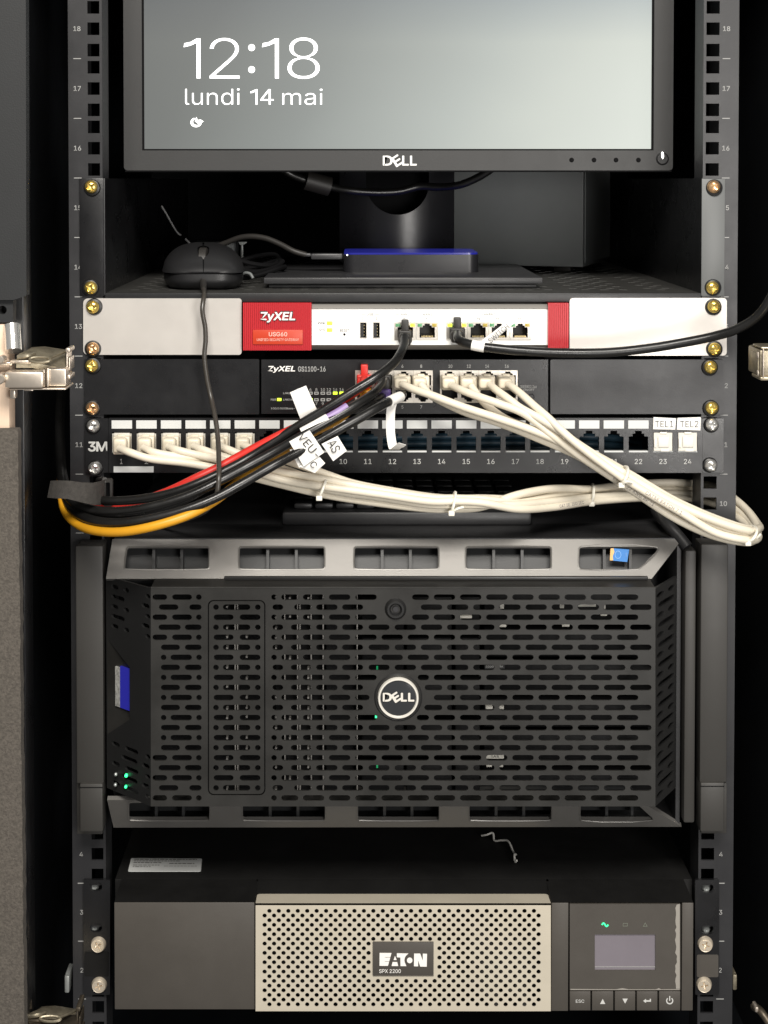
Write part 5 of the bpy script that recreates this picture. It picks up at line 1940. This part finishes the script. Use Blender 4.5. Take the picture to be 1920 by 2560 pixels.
# --- rack brackets at both sides
def bracket(x0, x1, y0, y1, lx0, lx1, ly0, ly1):
    m = MB().pbox(x0, y0, x1, ly0 - 1, -0.024, -0.003, 0.0010)
    m.pbox(x0 + 2, ly0 + 1, x1 - 2, y1, -0.016, -0.003, 0.0006)
    o = m.build('rack_bracket', M_['bracket'], sv)
    m = MB().pbox(lx0, ly0, lx1, ly1, -0.0265, -0.010, 0.0012)
    lt = m.build('bracket_latch', M_['bracket'], o)
    MB().pbox(lx0 + 1, ly0 + 8, lx1 - 1, ly0 + 10, -0.0268, -0.0262).build('latch_groove', M_['void'], lt)


bracket(190, 258, 1365, 2086, 199, 257, 1960, 2080)
bracket(1751, 1819, 1361, 2084, 1751, 1811, 1957, 2080)
MB().pbox(1711, 1376, 1739, 2058, -0.020, 0.004, 0.0016).build('side_bar', M_['bracket'], sv)
m = MB().tube([P(1640, 1276, .03), P(1668, 1310, .0), P(1700, 1345, -.010), P(1718, 1368, -.014)], 0.0046, 10, 8)
m.build('cable_arm', M_['srvtop'], sv)

# ================================================================== UPS
ups = thing('power_supply_unit', 'rack uninterruptible power supply with champagne perforated front panel', 'ups', P(990, 2528, 0.1))
YU = -0.028
zu = P(900, 2201, 0.004).z
xa, xb = P(284, 2203, 0.0).x, P(1735, 2203, 0.0).x
zub = P(900, 2526, YU).z
m = MB().box(xa, xb, 0.006, 0.6, zub, zu, 0.0006)
m.build('case', M_['upsdark'], ups)


def wedge(mb, x0, x1, pt, pb, yt, yb):
    """front-top bevel: from (yt at photo row pt) down to (yb at row pb)"""
    a, b = P(x0, pb, yb), P(x1, pb, yb)
    t = P(x0, pt, yt)
    V = [Vector((a.x, yt, t.z)), Vector((b.x, yt, t.z)), Vector((b.x, yb, b.z)), Vector((a.x, yb, a.z))]
    V += [Vector((q.x, 0.006, min(t.z, q.z) - 0.001 if k > 1 else t.z)) for k, q in enumerate(V)]
    V[4], V[5] = Vector((a.x, 0.0062, t.z)), Vector((b.x, 0.0062, t.z))
    V[6], V[7] = Vector((b.x, 0.0062, b.z)), Vector((a.x, 0.0062, a.z))
    mb.add(V, [(0, 1, 2, 3), (7, 6, 5, 4), (0, 4, 5, 1), (1, 5, 6, 2), (2, 6, 7, 3), (3, 7, 4, 0)])


m = MB()
wedge(m, 286, 637, 2203, 2255, 0.003, YU)
wedge(m, 1379, 1733, 2203, 2256, 0.003, YU)
wedge(m, 638, 1378, 2203, 2236, 0.003, -0.012)
m.build('front_bevel', M_['upsdark'], ups)
MB().pbox(286, 2256, 636.5, 2524, YU, 0.005, 0.0006).build('blank_cover', M_['upsgrey'], ups)
# champagne panel: solid frame, perforated field, sloping top
YB = -0.0295
holes = []
rowp = 11.68
for r_ in range(21):
    y = 2277.5 + rowp * r_
    x = 673.5 if r_ % 2 == 0 else 661.5
    while x < 1357:
        if not (926 < x < 1090 and 2351 < y < 2444):
            holes.append(circ(x, y, 5.5, 12))
        x += 23.62
m = MB()
m.pplate(rect(639, 2258, 1377, 2528), holes, YB, YB + 0.0007)
a, b = P(639, 2258, YB), P(1377, 2258, YB)
t = P(639, 2236, -0.012)
ol = [(a.x, YB), (b.x, YB), (b.x, -0.013), (b.x - 0.003, -0.010), (a.x + 0.003, -0.010), (a.x, -0.013)]
zt2 = t.z


def slope(u, v, w_):
    f = (v - YB) / (-0.010 - YB)
    return Vector((u, v, a.z + (zt2 - a.z) * min(1, f * 1.05) + w_))


m.plate(ol, [], 0.0, -0.0015, fmap=slope)
a2 = P(639, 2528, YB)
m.box(a.x, a.x + 0.0012, YB + 0.0023, 0.004, a2.z, a.z - 0.002)
m.box(b.x - 0.0012, b.x, YB + 0.0023, 0.004, a2.z, a.z - 0.002)
pan = m.build('perforated_panel', M_['beige'], ups)
# dusty things faintly seen through the holes on the right
m = MB()
for k in range(9):
    q = P(1180 + 18 * k, 2300 + 18 * (k % 4), -0.012)
    m.box(q.x, q.x + 0.0045, -0.010, 0.004, q.z - 0.05, q.z - 0.002)
m.build('fan_blade', M_['bracket'], ups)
MB().pbox(932, 2355.5, 1084, 2440, YB - 0.0012, YB + 0.0004, 0.0002).build('name_plate', M_['upsgrey'], pan)
q = lambda lst: [(900 + x * 0.1326, 2320 + y * 0.1326) for x, y in lst]
yn0, yn1 = YB - 0.0016, YB - 0.0011
m = MB()
m.poly(q([(370, 473), (593, 475), (573, 548), (466, 548), (466, 560), (570, 560), (551, 628), (464, 628), (464, 640), (548, 640), (527, 714), (368, 714)]), yn0, yn1)
m.poly(q([(660, 526), (691, 604), (634, 604)]), yn0, yn1)
m.poly(q([(614, 645), (702, 645), (720, 717), (596, 717)]), yn0, yn1)
m.poly(q([(695, 480), (912, 484), (868, 520), (844, 562), (837, 605), (843, 648), (874, 719), (764, 719), (761, 556), (695, 553)]), yn0, yn1)
m.poly(q(circ(937, 612, 52, 24)), yn0, yn1)
m.poly(q([(1020, 486), (1136, 486), (1184, 618), (1184, 488), (1264, 490), (1258, 730), (1136, 728), (1096, 612), (1096, 724), (1017, 722)]), yn0, yn1)
m.text('SPX 2200', 948, 2423, 1002, 2432.5, yn0, 0.01)
m.build('maker_lettering', M_['paper'], pan)
MB().pbox(1378.5, 2257, 1421, 2528, YU, 0.005, 0.0006).build('end_strip', M_['upsgrey'], ups)
MB().pbox(1704.5, 2257, 1733, 2527, YU, 0.005, 0.0006).build('end_strip', M_['upsgrey'], ups)
m = MB()
m.pplate(rect(1424.5, 2260, 1701, 2475.5), [rect(1487, 2336.5, 1638.5, 2426)], YU - 0.0006, YU + 0.003)
md = m.build('control_module', M_['upsgrey'], ups)
MB().pbox(1423, 2258, 1703, 2527, YU + 0.003, 0.005).build('module_back', M_['void'], ups)
MB().pbox(1486.5, 2336, 1639, 2426.5, YU + 0.0006, YU + 0.0028).build('status_screen', M_['lcdoff'], md)
MB().pbox(1487.2, 2417, 1638.3, 2418, YU + 0.0002, YU + 0.0006).build('screen_edge', M_['printdim'], md)
# peeling film along the right and lower edge
edge = [(1699.5, 2260)]
yy = 2262
while yy < 2470:
    edge.append((1690 + random.uniform(-2.5, 2.5), yy))
    yy += 8
edge += [(1690, 2472), (1699.5, 2472)]
m = MB().poly(edge, YU - 0.0009, YU - 0.0007)
xl_ = [(1428, 2473.5), (1530, 2474), (1700, 2474.5)]
m.poly([(1426, 2472.5), (1540, 2473.5), (1556, 2470.5), (1572, 2473.5), (1640, 2473.5), (1647, 2470.5), (1653, 2473.5), (1699, 2473), (1699, 2475), (1426, 2475)], YU - 0.0009, YU - 0.0007)
m.build('protective_film', M_['film'], md)
m = MB()
pts = []
for k in range(9):
    pts.append(P(1505 + k * 1.9, 2312 - 4.0 * sin(k / 8 * 2 * pi), YU - 0.0010))
m.tube(pts, 0.0005, 6, 4)
m.build('online_light', M_['ledgreen'], md)
m = MB()
m.pplate(rect(1557, 2308, 1569, 2316), [rect(1558.3, 2309.3, 1567.7, 2314.7)], YU - 0.0009, YU - 0.0007)
m.pplate([(1613, 2306), (1619, 2316.5), (1607, 2316.5)], [[(1613, 2308.6), (1616.6, 2315.2), (1609.4, 2315.2)]], YU - 0.0009, YU - 0.0007)
m.build('status_icon', mat('dim_icon', (0.16, 0.17, 0.14), 0.5), md)
bxs = [(1424.5, 1476.5), (1480, 1533.5), (1537, 1588.5), (1592, 1644), (1647.5, 1701)]
for i, (x0, x1) in enumerate(bxs):
    o = MB().pbox(x0, 2478.5, x1, 2526.5, YU - 0.0008, YU + 0.004, 0.0005).build('push_button', M_['upsgrey'], ups)
    c, y = (x0 + x1) / 2, YU - 0.0011
    m = MB()
    if i == 0: m.text('ESC', c - 11, 2499, c + 10, 2507, y, 0.02)
    elif i == 1: m.poly([(c - 6.5, 2510), (c, 2497.5), (c + 6.5, 2510)], y, y + 0.0003)
    elif i == 2: m.poly([(c - 6.5, 2497), (c + 6.5, 2497), (c, 2509)], y, y + 0.0003)
    elif i == 3: m.poly([(c - 10, 2502.5), (c - 3, 2497.5), (c - 3, 2501), (c + 6.5, 2501), (c + 6.5, 2497.5), (c + 9.5, 2497.5), (c + 9.5, 2504.3), (c - 3, 2504.3), (c - 3, 2507.5)], y, y + 0.0003)
    else:
        ring_o = [(c + 9 * cos(a), 2502 + 9 * sin(a)) for a in [radians(-50 + 280 * k / 20) for k in range(21)]]
        ring_i = [(c + 6.3 * cos(a), 2502 + 6.3 * sin(a)) for a in [radians(230 - 280 * k / 20) for k in range(21)]]
        m.poly(ring_o + ring_i, y, y + 0.0003)
        m.pbox(c - 1.3, 2490.5, c + 1.3, 2502, y, y + 0.0003)
    m.build('button_symbol', M_['print'], o)
# ears
for sx, x0, x1, hx, hys, sxy in ((-1, 209, 275, 240, (2217, 2319), ((246, 2361), (248, 2462))), (1, 1738, 1798, 1769, (2221, 2324), ((1763, 2360), (1760, 2461)))):
    m = MB()
    m.pplate(rrect(x0, 2200, x1, 2487, 3), [rrect(hx - 15, h - 11, hx + 15, h + 11, 9, 4) for h in hys], -0.003, -0.0004)
    ear = m.build('rack_ear', M_['black'], ups)
    m = MB()
    if sx < 0: m.pplate(rrect(x0 + 2, 2380, x1 - 3, 2441, 4), [], -0.0034, -0.003)
    else: m.pplate(rrect(x0 + 4, 2387, x1 - 2, 2443, 4), [], -0.0034, -0.003)
    m.build('ear_cover', M_['upsgrey'] if sx > 0 else M_['upsdark'], ear)
    for h in hys:
        c = P(hx - 4, h - 1, 0.004)
        m = MB().lathe(c.x, c.z, [(0, 0.0024), (0.002, 0.0020), (0.0036, 0.0040), (0.0036, 0.006)], 16)
        m.build('clip_nut', M_['gasket'], ear)
    for (a, b) in sxy: screw(a, b, -0.0034, 'nickel', ups, washer=False)
# sticker on the top plate
tp = lambda px, d: Vector(((px - PPX) * (d + D) / F, d, zu + 0.0004))


def ontop(px, py):
    """point on the top plate that stands at the given photo pixel"""
    a, b = (px - PPX) / F, (PPY - py) / F
    dy, dz = cos(PHI) + b * sin(PHI), -sin(PHI) + b * cos(PHI)
    t_ = (zu + 0.0005 - ZC) / dz
    return Vector((a * t_, -D + t_ * dy, zu + 0.0005))


cs = [ontop(320, 2178), ontop(502, 2178), ontop(505, 2146), ontop(328, 2145)]
fmS = lambda u, v, w_: cs[0].lerp(cs[1], u).lerp(cs[3].lerp(cs[2], u), v) + Vector((0, 0, w_))
m = MB().plate([(q_[0], q_[1]) for q_ in rrect(0, 0, 1, 1, 0.04)], [], 0.0, -0.0004, fmap=fmS)
sk = m.build('rating_sticker', M_['sticker'], ups)
m = MB()
for u0, u1, v0, h in ((0.05, 0.93, 0.86, .07), (0.05, 0.70, 0.74, .05), (0.05, 0.45, 0.60, .07), (0.55, 0.90, 0.54, .07), (0.05, 0.42, 0.42, .05), (0.05, 0.30, 0.30, .05), (0.48, 0.95, 0.36, .03)):
    u = u0
    while u < u1:
        l_ = random.uniform(0.02, 0.07)
        V = [fmS(u, v0, 0.0002), fmS(min(u + l_, u1), v0, 0.0002), fmS(min(u + l_, u1), v0 + h, 0.0002), fmS(u, v0 + h, 0.0002)]
        m.add(V, [(0, 1, 2, 3)])
        u += l_ + 0.012
m.build('sticker_print', M_['stickerink'], sk)

# offcut of cable tie lying on the top plate
tpz = [(1204, 2092), (1216, 2096), (1232, 2098), (1236, 2104), (1252, 2110), (1270, 2118), (1284, 2134), (1290, 2146), (1286, 2152), (1288, 2158), (1292, 2161)]
m = MB().tube([ontop(a, b) + Vector((0, 0, 0.001 + 0.002 * (k % 3))) for k, (a, b) in enumerate(tpz)], 0.0008, 6, 6)
tag(m.build('cable_tie', mat('old_nylon', (0.50, 0.49, 0.46), 0.4)), 'curly pale cable tie offcut lying on the black power supply top', 'cable tie')
